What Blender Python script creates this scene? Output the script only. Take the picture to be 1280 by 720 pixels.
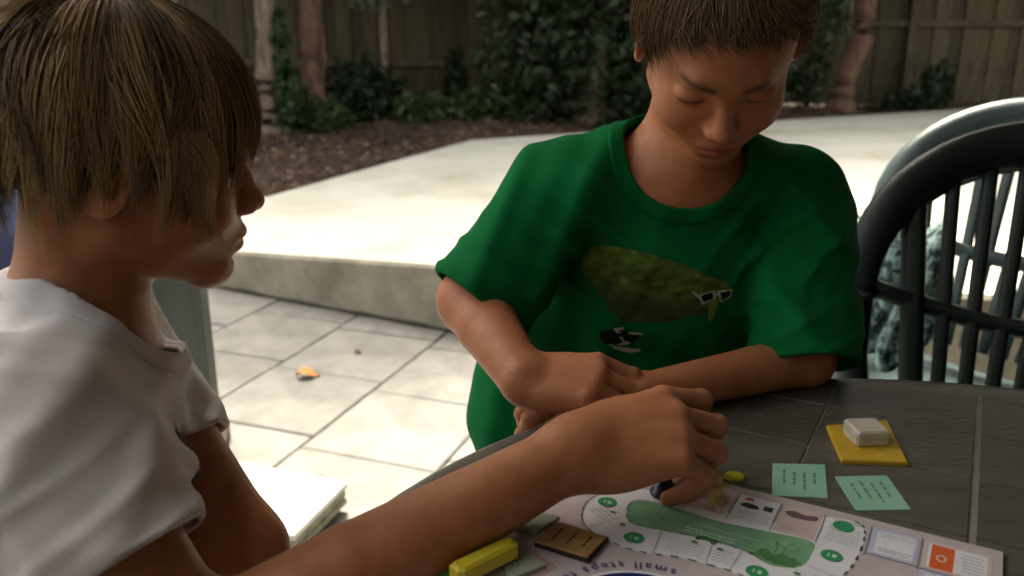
import bpy, math, random
import numpy as np
from mathutils import Vector, Matrix
from mathutils.geometry import tessellate_polygon

for _o in list(bpy.data.objects):
    bpy.data.objects.remove(_o)
rng = np.random.default_rng(7)
random.seed(7)
scene = bpy.context.scene
COL = scene.collection

# ------------------------------------------------------------------ camera
cam_d = bpy.data.cameras.new('camera')
cam_d.sensor_width = 36.0
cam_d.lens = 36.0 * 1100 / 1280
cam_d.clip_start = 0.02
cam_d.clip_end = 500
cam_d.dof.use_dof = True
cam_d.dof.focus_distance = 0.78
cam_d.dof.aperture_fstop = 6.5
cam = bpy.data.objects.new('camera', cam_d)
COL.objects.link(cam)
cam.location = (0, 0, 1.10)
cam.rotation_euler = (math.radians(90 - 17), 0, 0)
scene.camera = cam

# ------------------------------------------------------------------ sky, sun, exposure
SUN_ELEV = math.radians(55)
SUN_AZ = math.radians(-15)          # measured from +Y towards +X: behind and to the left
world = bpy.data.worlds.new('World')
scene.world = world
world.use_nodes = True
_wn = world.node_tree.nodes
_sky = _wn.new('ShaderNodeTexSky')
_sky.sky_type = 'NISHITA'
_sky.sun_disc = False
_sky.sun_elevation = SUN_ELEV
_sky.sun_rotation = SUN_AZ
_sky.dust_density = 6.0
_sky.air_density = 1.0
_sky.ozone_density = 0.6
_bg = _wn['Background']
_bg.inputs['Strength'].default_value = 0.115
_hs = _wn.new('ShaderNodeHueSaturation')          # thin cloud: the sky is paler and greyer than a clear one
_hs.inputs['Saturation'].default_value = 0.35
_mx = _wn.new('ShaderNodeMix'); _mx.data_type = 'RGBA'; _mx.blend_type = 'MULTIPLY'; _mx.inputs['Factor'].default_value = 1
_mx.inputs['B'].default_value = (1.0, 0.94, 0.82, 1)
world.node_tree.links.new(_sky.outputs[0], _hs.inputs['Color'])
world.node_tree.links.new(_hs.outputs[0], _mx.inputs['A'])
world.node_tree.links.new(_mx.outputs['Result'], _bg.inputs['Color'])
sun_d = bpy.data.lights.new('sun', 'SUN')
sun_d.energy = 2.6
sun_d.angle = math.radians(11)
sun_d.color = (1.0, 0.92, 0.76)
sun = bpy.data.objects.new('sun', sun_d)
COL.objects.link(sun)
_sd = Vector((math.cos(SUN_ELEV) * math.sin(SUN_AZ), math.cos(SUN_ELEV) * math.cos(SUN_AZ), math.sin(SUN_ELEV)))
sun.rotation_euler = _sd.to_track_quat('Z', 'Y').to_euler()
sun.location = _sd * 20
vs = scene.view_settings
vs.view_transform = 'Standard'
vs.look = 'None'
vs.gamma = 1
vs.exposure = 2.55
vs.use_curve_mapping = False

# ------------------------------------------------------------------ helpers
def tag(o, label=None, cat=None, group=None, kind=None):
    if label: o['label'] = label
    if cat: o['category'] = cat
    if group: o['group'] = group
    if kind: o['kind'] = kind
    return o

def empty(name, loc=(0, 0, 0), rz=0):
    o = bpy.data.objects.new(name, None)
    COL.objects.link(o)
    o.location = loc
    o.rotation_euler = (0, 0, rz)
    o.empty_display_size = 0.05
    return o

def link(name, me, mat=None, parent=None, smooth=False):
    o = bpy.data.objects.new(name, me)
    COL.objects.link(o)
    if mat is not None and len(me.materials) == 0:
        for m in (mat if isinstance(mat, (list, tuple)) else [mat]):
            me.materials.append(m)
    if parent is not None:
        o.parent = parent
    if smooth:
        me.shade_smooth()
    return o

class MB:
    """collects shapes into one mesh"""
    def __init__(s):
        s.v = []; s.f = []; s.m = []
    def add(s, v, f, m=0):
        n = len(s.v)
        s.v += [tuple(map(float, p)) for p in v]
        s.f += [tuple(i + n for i in q) for q in f]
        s.m += [m] * len(f)
        return s
    def box(s, c, d, M=None, bev=0.0, m=0):
        hx, hy, hz = d[0] / 2, d[1] / 2, d[2] / 2
        if bev <= 0:
            v = [(x, y, z) for x in (-hx, hx) for y in (-hy, hy) for z in (-hz, hz)]
            f = [(0, 1, 3, 2), (4, 6, 7, 5), (0, 4, 5, 1), (2, 3, 7, 6), (0, 2, 6, 4), (1, 5, 7, 3)]
        else:
            b = bev
            ring = lambda ex, ey, z: [(-ex + 0, -ey + b, z), (-ex + b, -ey, z), (ex - b, -ey, z), (ex, -ey + b, z), (ex, ey - b, z), (ex - b, ey, z), (-ex + b, ey, z), (-ex, ey - b, z)]
            v = ring(hx - b, hy - b, -hz) + ring(hx, hy, -hz + b) + ring(hx, hy, hz - b) + ring(hx - b, hy - b, hz)
            f = [tuple(range(7, -1, -1)), tuple(range(24, 32))]
            for k in range(3):
                for i in range(8):
                    j = (i + 1) % 8
                    f.append((k * 8 + i, k * 8 + j, k * 8 + 8 + j, k * 8 + 8 + i))
        v = [Vector(p) for p in v]
        if M is not None: v = [M @ p for p in v]
        return s.add([p + Vector(c) for p in v], f, m)
    def tube(s, pts, r, n=8, m=0, flat=1.0, up=(0, 0, 1), cap=True):
        """swept tube; r scalar or list; flat squashes it along the second axis"""
        P = [Vector(p) for p in pts]
        L = len(P)
        rr = r if isinstance(r, (list, tuple)) else [r] * L
        v = []; f = []
        for i, p in enumerate(P):
            t = (P[min(i + 1, L - 1)] - P[max(i - 1, 0)]).normalized()
            a = t.cross(Vector(up))
            if a.length < 1e-4: a = t.cross(Vector((1, 0, 0)))
            a.normalize(); b = a.cross(t).normalized()
            for k in range(n):
                an = 2 * math.pi * (k + .5) / n
                v.append(p + a * (math.cos(an) * rr[i]) + b * (math.sin(an) * rr[i] * flat))
        for i in range(L - 1):
            for k in range(n):
                k2 = (k + 1) % n
                f.append((i * n + k, i * n + k2, (i + 1) * n + k2, (i + 1) * n + k))
        if cap:
            f.append(tuple(range(n - 1, -1, -1)))
            f.append(tuple(range((L - 1) * n, L * n)))
        return s.add(v, f, m)
    def prism(s, poly, z0, z1, m=0, bev=0.0):
        n = len(poly)
        P = [Vector((p[0], p[1])) for p in poly]
        area = sum(P[i].x * P[(i + 1) % n].y - P[(i + 1) % n].x * P[i].y for i in range(n))
        if area < 0: P.reverse()
        c = sum(P, Vector((0, 0))) / n
        v = [(p.x, p.y, z0) for p in P]
        f = [tuple(range(n - 1, -1, -1))]
        if bev > 0:
            v += [(p.x, p.y, z1 - bev) for p in P]
            ins = []
            for i in range(n):
                e1 = (P[i] - P[i - 1]).normalized(); e2 = (P[(i + 1) % n] - P[i]).normalized()
                nn = Vector((-e1.y - e2.y, e1.x + e2.x))
                if nn.length < 1e-5: nn = (c - P[i])
                nn.normalize()
                ins.append(P[i] + nn * bev * 1.2)
            v += [(p.x, p.y, z1) for p in ins]
            lay = 3
        else:
            v += [(p.x, p.y, z1) for p in P]
            lay = 2
        for k in range(lay - 1):
            for i in range(n):
                j = (i + 1) % n
                f.append((k * n + i, k * n + j, (k + 1) * n + j, (k + 1) * n + i))
        f.append(tuple(range((lay - 1) * n, lay * n)))
        return s.add(v, f, m)
    def mesh(s, name='mesh'):
        me = bpy.data.meshes.new(name)
        me.from_pydata(s.v, [], s.f)
        if any(s.m):
            me.polygons.foreach_set('material_index', s.m)
        me.update()
        return me
    def build(s, name, mat, parent=None, smooth=False):
        return link(name, s.mesh(name), mat, parent, smooth)

def np_mesh(name, V, Fq, tri=False):
    """fast mesh from numpy arrays (all quads or all tris)"""
    n = 3 if tri else 4
    me = bpy.data.meshes.new(name)
    V = np.asarray(V, np.float32); Fq = np.asarray(Fq, np.int32)
    me.vertices.add(len(V)); me.vertices.foreach_set('co', V.ravel())
    me.loops.add(Fq.size); me.loops.foreach_set('vertex_index', Fq.ravel())
    me.polygons.add(len(Fq))
    me.polygons.foreach_set('loop_start', np.arange(0, Fq.size, n, dtype=np.int32))
    me.update(calc_edges=True)
    me.validate()
    return me

def set_attr(me, name, arr):
    a = me.attributes.new(name, 'FLOAT_COLOR', 'POINT')
    arr = np.asarray(arr, np.float32)
    full = np.ones((len(arr), 4), np.float32)
    full[:, :arr.shape[1]] = arr
    a.data.foreach_set('color', full.ravel())

# ------------------------------------------------------------------ materials
def mat(name, col, rough=0.6, col2=None, scale=20.0, bump=0.0, bscale=None, detail=6.0, spec=0.5,
        stretch=None, metallic=0.0, sss=0.0, sheen=0.0, contrast=(0.35, 0.65), transl=0.0, coat=0.0, rand=0.0):
    m = bpy.data.materials.new(name)
    m.use_nodes = True
    nt = m.node_tree; N = nt.nodes; L = nt.links
    b = N['Principled BSDF']
    b.inputs['Roughness'].default_value = rough
    b.inputs['Metallic'].default_value = metallic
    b.inputs['Specular IOR Level'].default_value = spec
    if sss:
        b.inputs['Subsurface Weight'].default_value = sss
        b.inputs['Subsurface Radius'].default_value = (0.009, 0.004, 0.002)
        b.inputs['Subsurface Scale'].default_value = 1.0
    if sheen:
        b.inputs['Sheen Weight'].default_value = sheen
        b.inputs['Sheen Roughness'].default_value = 0.5
    if coat: b.inputs['Coat Weight'].default_value = coat
    tc = N.new('ShaderNodeTexCoord')
    src = tc.outputs['Object']
    if stretch is not None:
        mp = N.new('ShaderNodeMapping'); mp.inputs['Scale'].default_value = stretch
        L.new(src, mp.inputs['Vector']); src = mp.outputs[0]
    out = None
    if col2 is not None:
        nz = N.new('ShaderNodeTexNoise'); nz.inputs['Scale'].default_value = scale; nz.inputs['Detail'].default_value = detail
        nz.inputs['Roughness'].default_value = 0.62
        L.new(src, nz.inputs['Vector'])
        rp = N.new('ShaderNodeValToRGB')
        rp.color_ramp.elements[0].position = contrast[0]; rp.color_ramp.elements[1].position = contrast[1]
        rp.color_ramp.elements[0].color = (*col, 1); rp.color_ramp.elements[1].color = (*col2, 1)
        L.new(nz.outputs['Fac'], rp.inputs['Fac'])
        out = rp.outputs['Color']
    else:
        rg = N.new('ShaderNodeRGB'); rg.outputs[0].default_value = (*col, 1); out = rg.outputs[0]
    if rand:
        oi = N.new('ShaderNodeObjectInfo'); mr = N.new('ShaderNodeMapRange')
        mr.inputs['To Min'].default_value = 1 - rand; mr.inputs['To Max'].default_value = 1 + rand
        L.new(oi.outputs['Random'], mr.inputs['Value'])
        mx = N.new('ShaderNodeVectorMath'); mx.operation = 'SCALE'
        L.new(out, mx.inputs[0]); L.new(mr.outputs[0], mx.inputs['Scale']); out = mx.outputs[0]
    L.new(out, b.inputs['Base Color'])
    if bump:
        nb = N.new('ShaderNodeTexNoise'); nb.inputs['Scale'].default_value = bscale or scale * 3; nb.inputs['Detail'].default_value = 5
        L.new(src, nb.inputs['Vector'])
        bp = N.new('ShaderNodeBump'); bp.inputs['Strength'].default_value = bump; bp.inputs['Distance'].default_value = 0.01
        L.new(nb.outputs['Fac'], bp.inputs['Height']); L.new(bp.outputs[0], b.inputs['Normal'])
    if transl:
        tr = N.new('ShaderNodeBsdfTranslucent'); L.new(out, tr.inputs['Color'])
        ms = N.new('ShaderNodeMixShader'); ms.inputs[0].default_value = transl
        L.new(b.outputs[0], ms.inputs[1]); L.new(tr.outputs[0], ms.inputs[2])
        L.new(ms.outputs[0], N['Material Output'].inputs['Surface'])
    m['out'] = 1
    return m

def attr_mix(m, attr, chan_cols):
    """mix extra colours into a material's base colour by the channels of a colour attribute"""
    nt = m.node_tree; N = nt.nodes; L = nt.links
    b = N['Principled BSDF']
    cur = b.inputs['Base Color'].links[0].from_socket
    at = N.new('ShaderNodeAttribute'); at.attribute_name = attr
    sp = N.new('ShaderNodeSeparateColor'); L.new(at.outputs['Color'], sp.inputs[0])
    for i, c in enumerate(chan_cols):
        if c is None: continue
        mx = N.new('ShaderNodeMix'); mx.data_type = 'RGBA'
        L.new(sp.outputs[i], mx.inputs['Factor'])
        L.new(cur, mx.inputs['A']); mx.inputs['B'].default_value = (*c, 1)
        cur = mx.outputs['Result']
    L.new(cur, b.inputs['Base Color'])
    return m

def attr_color(m, attr):
    """multiply a material's base colour by a colour attribute"""
    nt = m.node_tree; N = nt.nodes; L = nt.links
    b = N['Principled BSDF']
    cur = b.inputs['Base Color'].links[0].from_socket
    at = N.new('ShaderNodeAttribute'); at.attribute_name = attr
    mx = N.new('ShaderNodeMix'); mx.data_type = 'RGBA'; mx.blend_type = 'MULTIPLY'; mx.inputs['Factor'].default_value = 1
    L.new(cur, mx.inputs['A']); L.new(at.outputs['Color'], mx.inputs['B'])
    L.new(mx.outputs['Result'], b.inputs['Base Color'])
    return m
# ================================================================== SETTING
M_mulch = mat('mulch_soil', (0.030, 0.018, 0.012), 0.95, (0.105, 0.062, 0.042), 9, 0.9, 60)
M_paver = mat('paver_concrete', (0.155, 0.15, 0.138), 0.85, (0.25, 0.24, 0.22), 6, 0.25, 90, rand=0.10)
M_gap = mat('sand_joint', (0.05, 0.043, 0.035), 0.95, (0.10, 0.09, 0.07), 30, 0.4)
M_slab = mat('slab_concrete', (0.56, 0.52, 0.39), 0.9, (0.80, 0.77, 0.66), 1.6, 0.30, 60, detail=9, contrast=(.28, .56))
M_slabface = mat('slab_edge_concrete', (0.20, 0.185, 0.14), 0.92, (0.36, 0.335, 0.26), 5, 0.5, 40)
M_moss = mat('joint_dirt', (0.020, 0.018, 0.010), 0.95, (0.06, 0.05, 0.03), 30, 0.6)
M_palings = mat('weathered_paling', (0.040, 0.031, 0.016), 0.9, (0.100, 0.080, 0.042), 5, 0.4, 40, stretch=(6, 6, 0.7), rand=0.28)
M_rail = mat('weathered_rail', (0.050, 0.038, 0.022), 0.9, (0.10, 0.08, 0.047), 6, 0.4, 40)
M_bark = mat('bark_grey_brown', (0.10, 0.070, 0.048), 0.95, (0.26, 0.20, 0.145), 14, 1.0, 40, stretch=(2, 2, 0.5))
M_bark2 = mat('bark_red_brown', (0.09, 0.045, 0.028), 0.95, (0.21, 0.12, 0.075), 14, 1.0, 40, stretch=(2, 2, 0.5))
def leafmat(n, c, c2, t=0.25): return mat(n, c, 0.55, c2, 1.7, transl=t, contrast=(0.3, 0.7))
M_leaf_dark = leafmat('leaf_dark', (0.012, 0.024, 0.008), (0.030, 0.050, 0.018))
M_leaf_mid = leafmat('leaf_mid', (0.030, 0.062, 0.014), (0.062, 0.110, 0.030))
M_leaf_blue = leafmat('leaf_blue_grey', (0.060, 0.085, 0.070), (0.11, 0.14, 0.115))
M_ivy = leafmat('leaf_ivy', (0.020, 0.050, 0.012), (0.045, 0.085, 0.022))
M_litter = mat('dry_leaf', (0.10, 0.050, 0.028), 0.8, (0.30, 0.19, 0.11), 3, rand=0.0, contrast=(0.3, 0.75))
M_litter2 = mat('pale_dry_leaf', (0.30, 0.22, 0.15), 0.8, (0.50, 0.42, 0.32), 3)

GZ = 0.13
# ground: one sheet to the horizon, sunk under paving and slab
g = MB()
g.add([(-300, -300, -0.06), (300, -300, -0.06), (300, 300, -0.06), (-300, 300, -0.06)], [(0, 1, 2, 3)])
tag(g.build('ground', M_gap), kind='structure')
# mulch bed: gently uneven sheet round the slab
n = 90
X = np.linspace(-14, 16, n); Y = np.linspace(3.2, 24, n)
gx, gy = np.meshgrid(X, Y, indexing='xy')
gz = GZ + 0.03 * np.sin(gx * 1.9 + gy) + 0.02 * np.sin(gy * 3.1 - gx * .7) + 0.012 * np.sin(gx * 7.3) * np.sin(gy * 5.9)
inside = (gx > -1.75) & (gy < 9.3 + (gx - 4.0) * .45)
edge_x = -1.36 + (gy - 4.8) * 0.435
gz = np.where((gx > edge_x - 0.05) & (gy < 7.3 + (gx + .3) * .47), -0.03, gz)
gz = np.where((gy < 4.1) & (gx > -2.2), -0.03, gz)
gz = np.maximum(gz + 0.05 * np.clip(gx - 2.0, 0, 3), -0.04) if False else gz
V = np.stack([gx, gy, gz], -1).reshape(-1, 3)
ii = np.arange((n - 1) * n).reshape(n - 1, n)[:, :-1].ravel()
me = np_mesh('mulch_bed', V, np.stack([ii, ii + 1, ii + n + 1, ii + n], 1))
tag(link('mulch_bed', me, M_mulch, smooth=True), kind='structure')

# paving: each paver its own piece, running bond
paving = MB().add([(-7, -4, -0.030), (5, -4, -0.030), (5, 5.2, -0.030), (-7, 5.2, -0.030)], [(0, 1, 2, 3)]).build('paving', M_gap)
tag(paving, kind='structure')
PU = Vector((0.940, -0.342, 0)); PV = Vector((0.342, 0.940, 0)); PO = Vector((-0.392, 2.628, 0)); PS = 0.402
paver_me = []
for k in range(4):
    b = MB(); r = random.Random(k)
    b.box((0, 0, -0.02), (PS - 0.007, PS - 0.007, 0.04), bev=0.004)
    for i in range(len(b.v)):
        x, y, z = b.v[i]; b.v[i] = (x + r.uniform(-.0015, .0015), y + r.uniform(-.0015, .0015), z)
    paver_me.append(b.mesh('paver'))
for i in range(-10, 12):
    for j in range(-7, 5):
        off = 0.0 if i % 2 == 0 else 0.13
        c = PO + PU * ((i + .5) * PS) + PV * ((j + .5 - off - (0.3 if i % 3 == 0 else 0)) * PS)
        if not (-3.4 < c.x < 2.9 and -0.1 < c.y < 4.3): continue
        if c.y > 3.5 - 0.54 * (c.x + 1.27) + 0.55: continue
        o = link('paver', paver_me[(i * 7 + j * 3) % 4], M_paver, paving)
        o.location = c + Vector((0, 0, random.uniform(-.0015, .0015)))
        o.rotation_euler = (random.uniform(-.003, .003), random.uniform(-.003, .003), math.atan2(PU.y, PU.x) + random.uniform(-.004, .004))

# raised concrete slab: front edge, left edge, far edge
FA, FB = Vector((-2.15, 4.095, 0)), Vector((2.6, 1.53, 0))
def slab_z(s): return 0.098 + 0.34 * s + 0.10 * s * s
def far(s):
    pts = [(-2.6, 4.0), (-1.355, 4.822), (-0.325, 7.185), (0.168, 7.441), (2.646, 8.664), (4.644, 9.604), (9, 11.7)]
    t = s * (len(pts) - 1); i = min(int(t), len(pts) - 2); u = t - i
    return Vector((pts[i][0] * (1 - u) + pts[i + 1][0] * u, pts[i][1] * (1 - u) + pts[i + 1][1] * u, 0.16))
NS, NT = 48, 30
v = []
for i in range(NS + 1):
    s = i / NS
    a = FA.lerp(FB, s); a.z = slab_z(s)
    b = far(s)
    for j in range(NT + 1):
        t = j / NT
        p = a.lerp(b, t); p.z += 0.003 * math.sin(p.x * 2.1 + 1) * math.sin(p.y * 1.7)
        v.append(p)
fs = [((i) * (NT + 1) + j, (i + 1) * (NT + 1) + j, (i + 1) * (NT + 1) + j + 1, i * (NT + 1) + j + 1) for i in range(NS) for j in range(NT)]
ms = [0] * len(fs)
nb = len(v)
# front face with a slightly worn lip and uneven lower edge, plus skirts left and far
for i in range(NS + 1):
    s = i / NS; a = FA.lerp(FB, s)
    v.append((a.x - .006, a.y - .012, slab_z(s) - 0.012)); v.append((a.x - 0.004 + .004 * math.sin(i * 2.3), a.y - .008 + .006 * math.sin(i * 1.7), slab_z(s) * .5)); v.append((a.x, a.y - .004, -0.05))
for i in range(NS):
    t0, t1 = i * (NT + 1), (i + 1) * (NT + 1)
    q0, q1 = nb + i * 3, nb + i * 3 + 3
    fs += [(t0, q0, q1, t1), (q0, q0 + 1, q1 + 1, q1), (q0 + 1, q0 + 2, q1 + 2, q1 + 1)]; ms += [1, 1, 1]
    u0, u1 = t0 + NT, t1 + NT
    k = len(v); p0, p1 = Vector(v[u0]), Vector(v[u1])
    v += [(p0.x, p0.y, -.05), (p1.x, p1.y, -.05)]
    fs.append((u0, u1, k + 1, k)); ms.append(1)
sb = MB().add(v, fs); sb.m = ms
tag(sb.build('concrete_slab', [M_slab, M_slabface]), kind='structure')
# mossy dirt line along the foot of the slab
mb = MB()
pts = []
for i in range(80):
    s = i / 79; a = FA.lerp(FB, s)
    pts.append((a.x, a.y - .012, 0.002 + random.uniform(0, .004)))
mb.tube(pts, [random.uniform(.006, .018) for _ in pts], 6, flat=.7)
tag(mb.build('dirt_joint', M_moss, smooth=True), kind='structure')

# ------------------------------------------------------------------ veranda over the table
M_postp = mat('post_paint', (0.034, 0.044, 0.038), 0.6, (0.054, 0.066, 0.057), 12, 0.15, 60, stretch=(3, 3, .4))
M_roofp = mat('roof_lining', (0.13, 0.11, 0.085), 0.8, (0.17, 0.15, 0.115), 3)
M_wallp = mat('house_board', (0.085, 0.07, 0.055), 0.75, (0.12, 0.10, 0.08), 4)
vr = empty('veranda_roof', (1.45, 0.05, 2.70))
MB().box((0, 0, 0.03), (4.9, 5.5, 0.05)).build('roof_lining', M_roofp, vr)
MB().box((0, 2.68, -0.09), (4.9, 0.09, 0.19), bev=.004).build('fascia_beam', M_postp, vr)
MB().box((-2.32, -0.05, -0.09), (0.09, 5.36, 0.19), bev=.004).build('fascia_beam', M_postp, vr)
for k in range(8):
    MB().box((-1.9 + k * .58, -0.05, -0.055), (0.05, 5.3, 0.11)).build('rafter', M_roofp, vr)
tag(vr, 'timber lined veranda roof above the table', 'roof')
vp = empty('veranda_post', (-0.84, 2.10, 0))
MB().box((0, 0, 1.27), (0.135, 0.135, 2.50), Matrix.Rotation(math.radians(12), 3, 'Z'), bev=.006).build('post_shaft', M_postp, vp)
MB().box((0, 0, 0.02), (0.17, 0.17, 0.05), Matrix.Rotation(math.radians(12), 3, 'Z'), bev=.006).build('post_foot', M_rail, vp)
tag(vp, 'grey green painted square post behind the boy in the white shirt', 'post')
hw = empty('house_wall', (2.55, -0.2, 0))
for k in range(16):
    MB().box((0, 0, 0.09 + k * .17), (0.03, 5.3, 0.18), Matrix.Rotation(.05, 3, 'Y')).build('weatherboard', M_wallp, hw)
tag(hw, 'painted weatherboard house wall on the closed side of the veranda', 'wall')
hw2 = empty('house_wall', (0.15, -2.75, 0))
for k in range(16):
    MB().box((0, 0, 0.09 + k * .17), (4.8, 0.03, 0.18), Matrix.Rotation(.05, 3, 'X')).build('weatherboard', M_wallp, hw2)
tag(hw2, 'painted weatherboard house wall at the back of the veranda', 'wall')

wing_block = empty('house_wall', (-2.25, -1.5, 0))  # unseen wing, added with the lengthened back wall to block camera-side skylight
for k in range(16):
    MB().box((0, 0, 0.09 + k * .17), (0.03, 2.45, 0.18), Matrix.Rotation(-.05, 3, 'Y')).build('weatherboard', M_wallp, wing_block)
tag(wing_block, 'unseen weatherboard wing wall added to block light from the camera side', 'wall')

# ------------------------------------------------------------------ paling fences
def fence(x0, y0, x1, y1, zb, h, w, rails, posts, label):
    L = math.hypot(x1 - x0, y1 - y0); ang = math.atan2(y1 - y0, x1 - x0)
    f = empty('paling_fence', (x0, y0, zb), ang)
    mes = []
    for k in range(4):
        b = MB(); r = random.Random(40 + k)
        b.box((0, 0, h / 2), (w + 0.016, 0.018, h), bev=.003)
        b.v = [(x + r.uniform(-.002, .002), y + r.uniform(-.002, .002), z + (r.uniform(-.02, .02) if z > h / 2 else 0)) for x, y, z in b.v]
        mes.append(b.mesh('paling'))
    for i in range(int(L / w)):
        o = link('paling', mes[i % 4], M_palings, f)
        o.location = ((i + .5) * w + random.uniform(-.004, .004), (-.011 if i % 2 else .011) + random.uniform(-.001, .001), random.uniform(-.02, .02))
        o.rotation_euler = (0, random.uniform(-.008, .008), 0)
    for rz in rails:
        MB().box((L / 2, -0.047, rz), (L, 0.045, 0.075), bev=.004).build('rail', M_rail, f)
    for px in posts:
        MB().box((px, -0.068, h * .47), (0.10, 0.085, h * .98), bev=.005).build('post', M_rail, f)
    tag(f, label, 'fence')
fence(-6.5, 9.1, 1.6, 9.5, 0.09, 1.75, 0.135, (0.58, 1.45), (0.3, 2.7, 5.09, 7.6), 'weathered timber paling fence behind the twin ivy trunks and mulch bed')
fence(2.2, 10.9, 9.5, 10.2, 0.12, 1.9, 0.16, (0.93, 1.6), (0.4, 2.45, 5.0, 7.2), 'weathered timber paling fence beyond the stacked chair backs')

# ------------------------------------------------------------------ trees and plants
def leaves_np(centres, size, jitter=0.5, rs=None, aspect=0.5, down=0.0):
    rs = rs or rng
    n = len(centres)
    a = rs.normal(size=(n, 3)); a[:, 2] -= down; a /= np.linalg.norm(a, axis=1)[:, None]
    b = np.cross(a, rs.normal(size=(n, 3))); b /= np.linalg.norm(b, axis=1)[:, None]
    c = np.cross(a, b)
    s = size * (1 + jitter * rs.uniform(-1, 1, n))[:, None]
    V = np.stack([centres - a * s, centres + b * s * aspect + c * s * .12, centres + a * s, centres - b * s * aspect + c * s * .12], 1).reshape(-1, 3)
    return V, np.arange(4 * n).reshape(n, 4)

def blob_points(n, blobs, rs, shell=0.55):
    w = np.array([b[1][0] * b[1][1] * b[1][2] for b in blobs]); w = w / w.sum()
    idx = rs.choice(len(blobs), n, p=w)
    d = rs.normal(size=(n, 3)); d /= np.linalg.norm(d, axis=1)[:, None]
    r = rs.uniform(shell ** 3, 1, n) ** (1 / 3)
    r *= 1 + .18 * np.sin(d[:, 0] * 9 + idx) * np.sin(d[:, 2] * 8)
    c = np.array([b[0] for b in blobs])[idx]; q = np.array([b[1] for b in blobs])[idx]
    return c + d * r[:, None] * q

def foliage(name, n, blobs, size, m, parent, seed, shell=.3, aspect=.5, down=0.0):
    rs = np.random.default_rng(seed)
    V, Fq = leaves_np(blob_points(n, blobs, rs, shell), size, .5, rs, aspect, down)
    return link(name, np_mesh(name, V, Fq), m, parent)

def trunk_mesh(pts, r0, r1, seed, n=12):
    rs = random.Random(seed); b = MB(); P = []
    for i in range(len(pts) - 1):
        for k in range(6):
            t = k / 6
            P.append(Vector(pts[i]).lerp(Vector(pts[i + 1]), t) + Vector((rs.uniform(-1, 1), rs.uniform(-1, 1), 0)) * r0 * .07)
    P.append(Vector(pts[-1]))
    rr = [(r0 + (r1 - r0) * i / (len(P) - 1)) * rs.uniform(.96, 1.04) + r0 * .45 * max(0, 1 - i / 3.5) ** 2 for i in range(len(P))]
    b.tube(P, rr, n)
    return b

def tree(name, loc, tr, r0, r1, blobs, nleaf, size, lm, bm, label, seed, limbs=(), ivy=None, group=None):
    t = empty(name, loc)
    trunk = trunk_mesh(tr, r0, r1, seed).build('trunk', bm, t, True)
    for k, lb in enumerate(limbs):
        trunk_mesh(lb[0], lb[1], lb[2], seed + k + 1, 7).build('limb', bm, t, True)
    foliage('crown', nleaf, blobs, size, lm, t, seed)
    if ivy: foliage('ivy', ivy[0], ivy[1], ivy[2], M_ivy, t, seed + 50, .6, .8)
    tag(t, label, 'tree', group)
    return t

R = lambda: random.uniform(-1, 1)
def crown_blobs(c, r, n, seed):
    rs = random.Random(seed)
    return [((c[0] + rs.uniform(-1, 1) * r[0], c[1] + rs.uniform(-1, 1) * r[1], c[2] + rs.uniform(-1, 1) * r[2]), (r[0] * rs.uniform(.3, .55), r[1] * rs.uniform(.3, .55), r[2] * rs.uniform(.3, .5))) for _ in range(n)]

tree('tree', (-2.17, 7.9, 0.10), [(0, 0, 0), (.02, 0, .5), (.08, 0, 1.4), (.0, .1, 3.4)], .105, .07, crown_blobs((-.3, -.2, 4.0), (2.0, 2.0, 1.0), 14, 1), 14000, .07, M_leaf_dark, M_bark,
     'slim grey trunked tree wrapped in ivy by the fence', 11, [([(0.03, 0, 2.2), (.6, .1, 3.0), (1.0, 0, 3.9)], .05, .02), ([(0, 0, 2.4), (-.7, .1, 3.2), (-1.1, 0, 4.0)], .05, .02)],
     ivy=(800, [((.15, .02, .75), (.09, .10, .42)), ((.2, 0, .35), (.12, .12, .3))], .035))
tree('tree', (-1.80, 8.3, 0.10), [(0, 0, 0), (-.05, 0, .6), (.02, 0, 1.4), (.1, 0, 3.2)], .11, .08, crown_blobs((.2, .3, 4.1), (2.2, 1.8, 1.0), 14, 2), 14000, .07, M_leaf_dark, M_bark2,
     'brown barked tree with a twig beside the ivy trunk', 12, [([(-.02, 0, .35), (.12, -.1, .62), (.10, -.1, .95)], .022, .008), ([(0, 0, 2.2), (.7, .1, 2.9), (1.2, 0, 3.6)], .05, .02)])
tree('tree', (3.62, 9.75, 0.12), [(-.05, 0, 0), (-.02, 0, .4), (.12, 0, .8), (.10, 0, 1.4), (.3, 0, 3.6)], .135, .09, crown_blobs((.3, -.6, 4.2), (2.6, 2.2, 1.1), 16, 3), 18000, .08, M_leaf_dark, M_bark2,
     'red brown crooked tree trunk before the right fence', 13, [([(.15, 0, 2.0), (-.7, -.1, 2.9), (-1.3, 0, 3.8)], .06, .02), ([(.15, 0, 2.2), (.9, -.1, 3.0), (1.5, 0, 3.9)], .06, .02)])
# dense dark evergreen between the two fences, hanging over the bed
tree('evergreen_tree', (0.75, 8.6, 0.10), [(0, 0, 0), (.05, 0, 1.0), (0, 0, 2.6), (.1, 0, 4.4)], .13, .06,
     [((-.55, -.1, .75), (.55, .55, .75)), ((.25, -.15, .8), (.8, .6, .8)), ((1.2, 0, .85), (.8, .6, .85)), ((-.2, -.1, 1.7), (1.0, .7, .7)), ((.9, 0, 1.8), (1.1, .7, .8)), ((.3, 0, 2.9), (1.4, 1.1, .9)), ((1.9, .3, 1.3), (.6, .5, .9)), ((.2, -.2, 4.0), (1.9, 1.7, .8))],
     34000, .055, M_leaf_dark, M_bark, 'dense dark evergreen hanging to the ground against the fence', 14, [([(.03, 0, .9), (-.6, -.1, 1.5), (-.9, -.1, 1.8)], .05, .02), ([(.03, 0, 1.2), (.8, 0, 1.7), (1.2, 0, 2.2)], .05, .02)])
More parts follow.
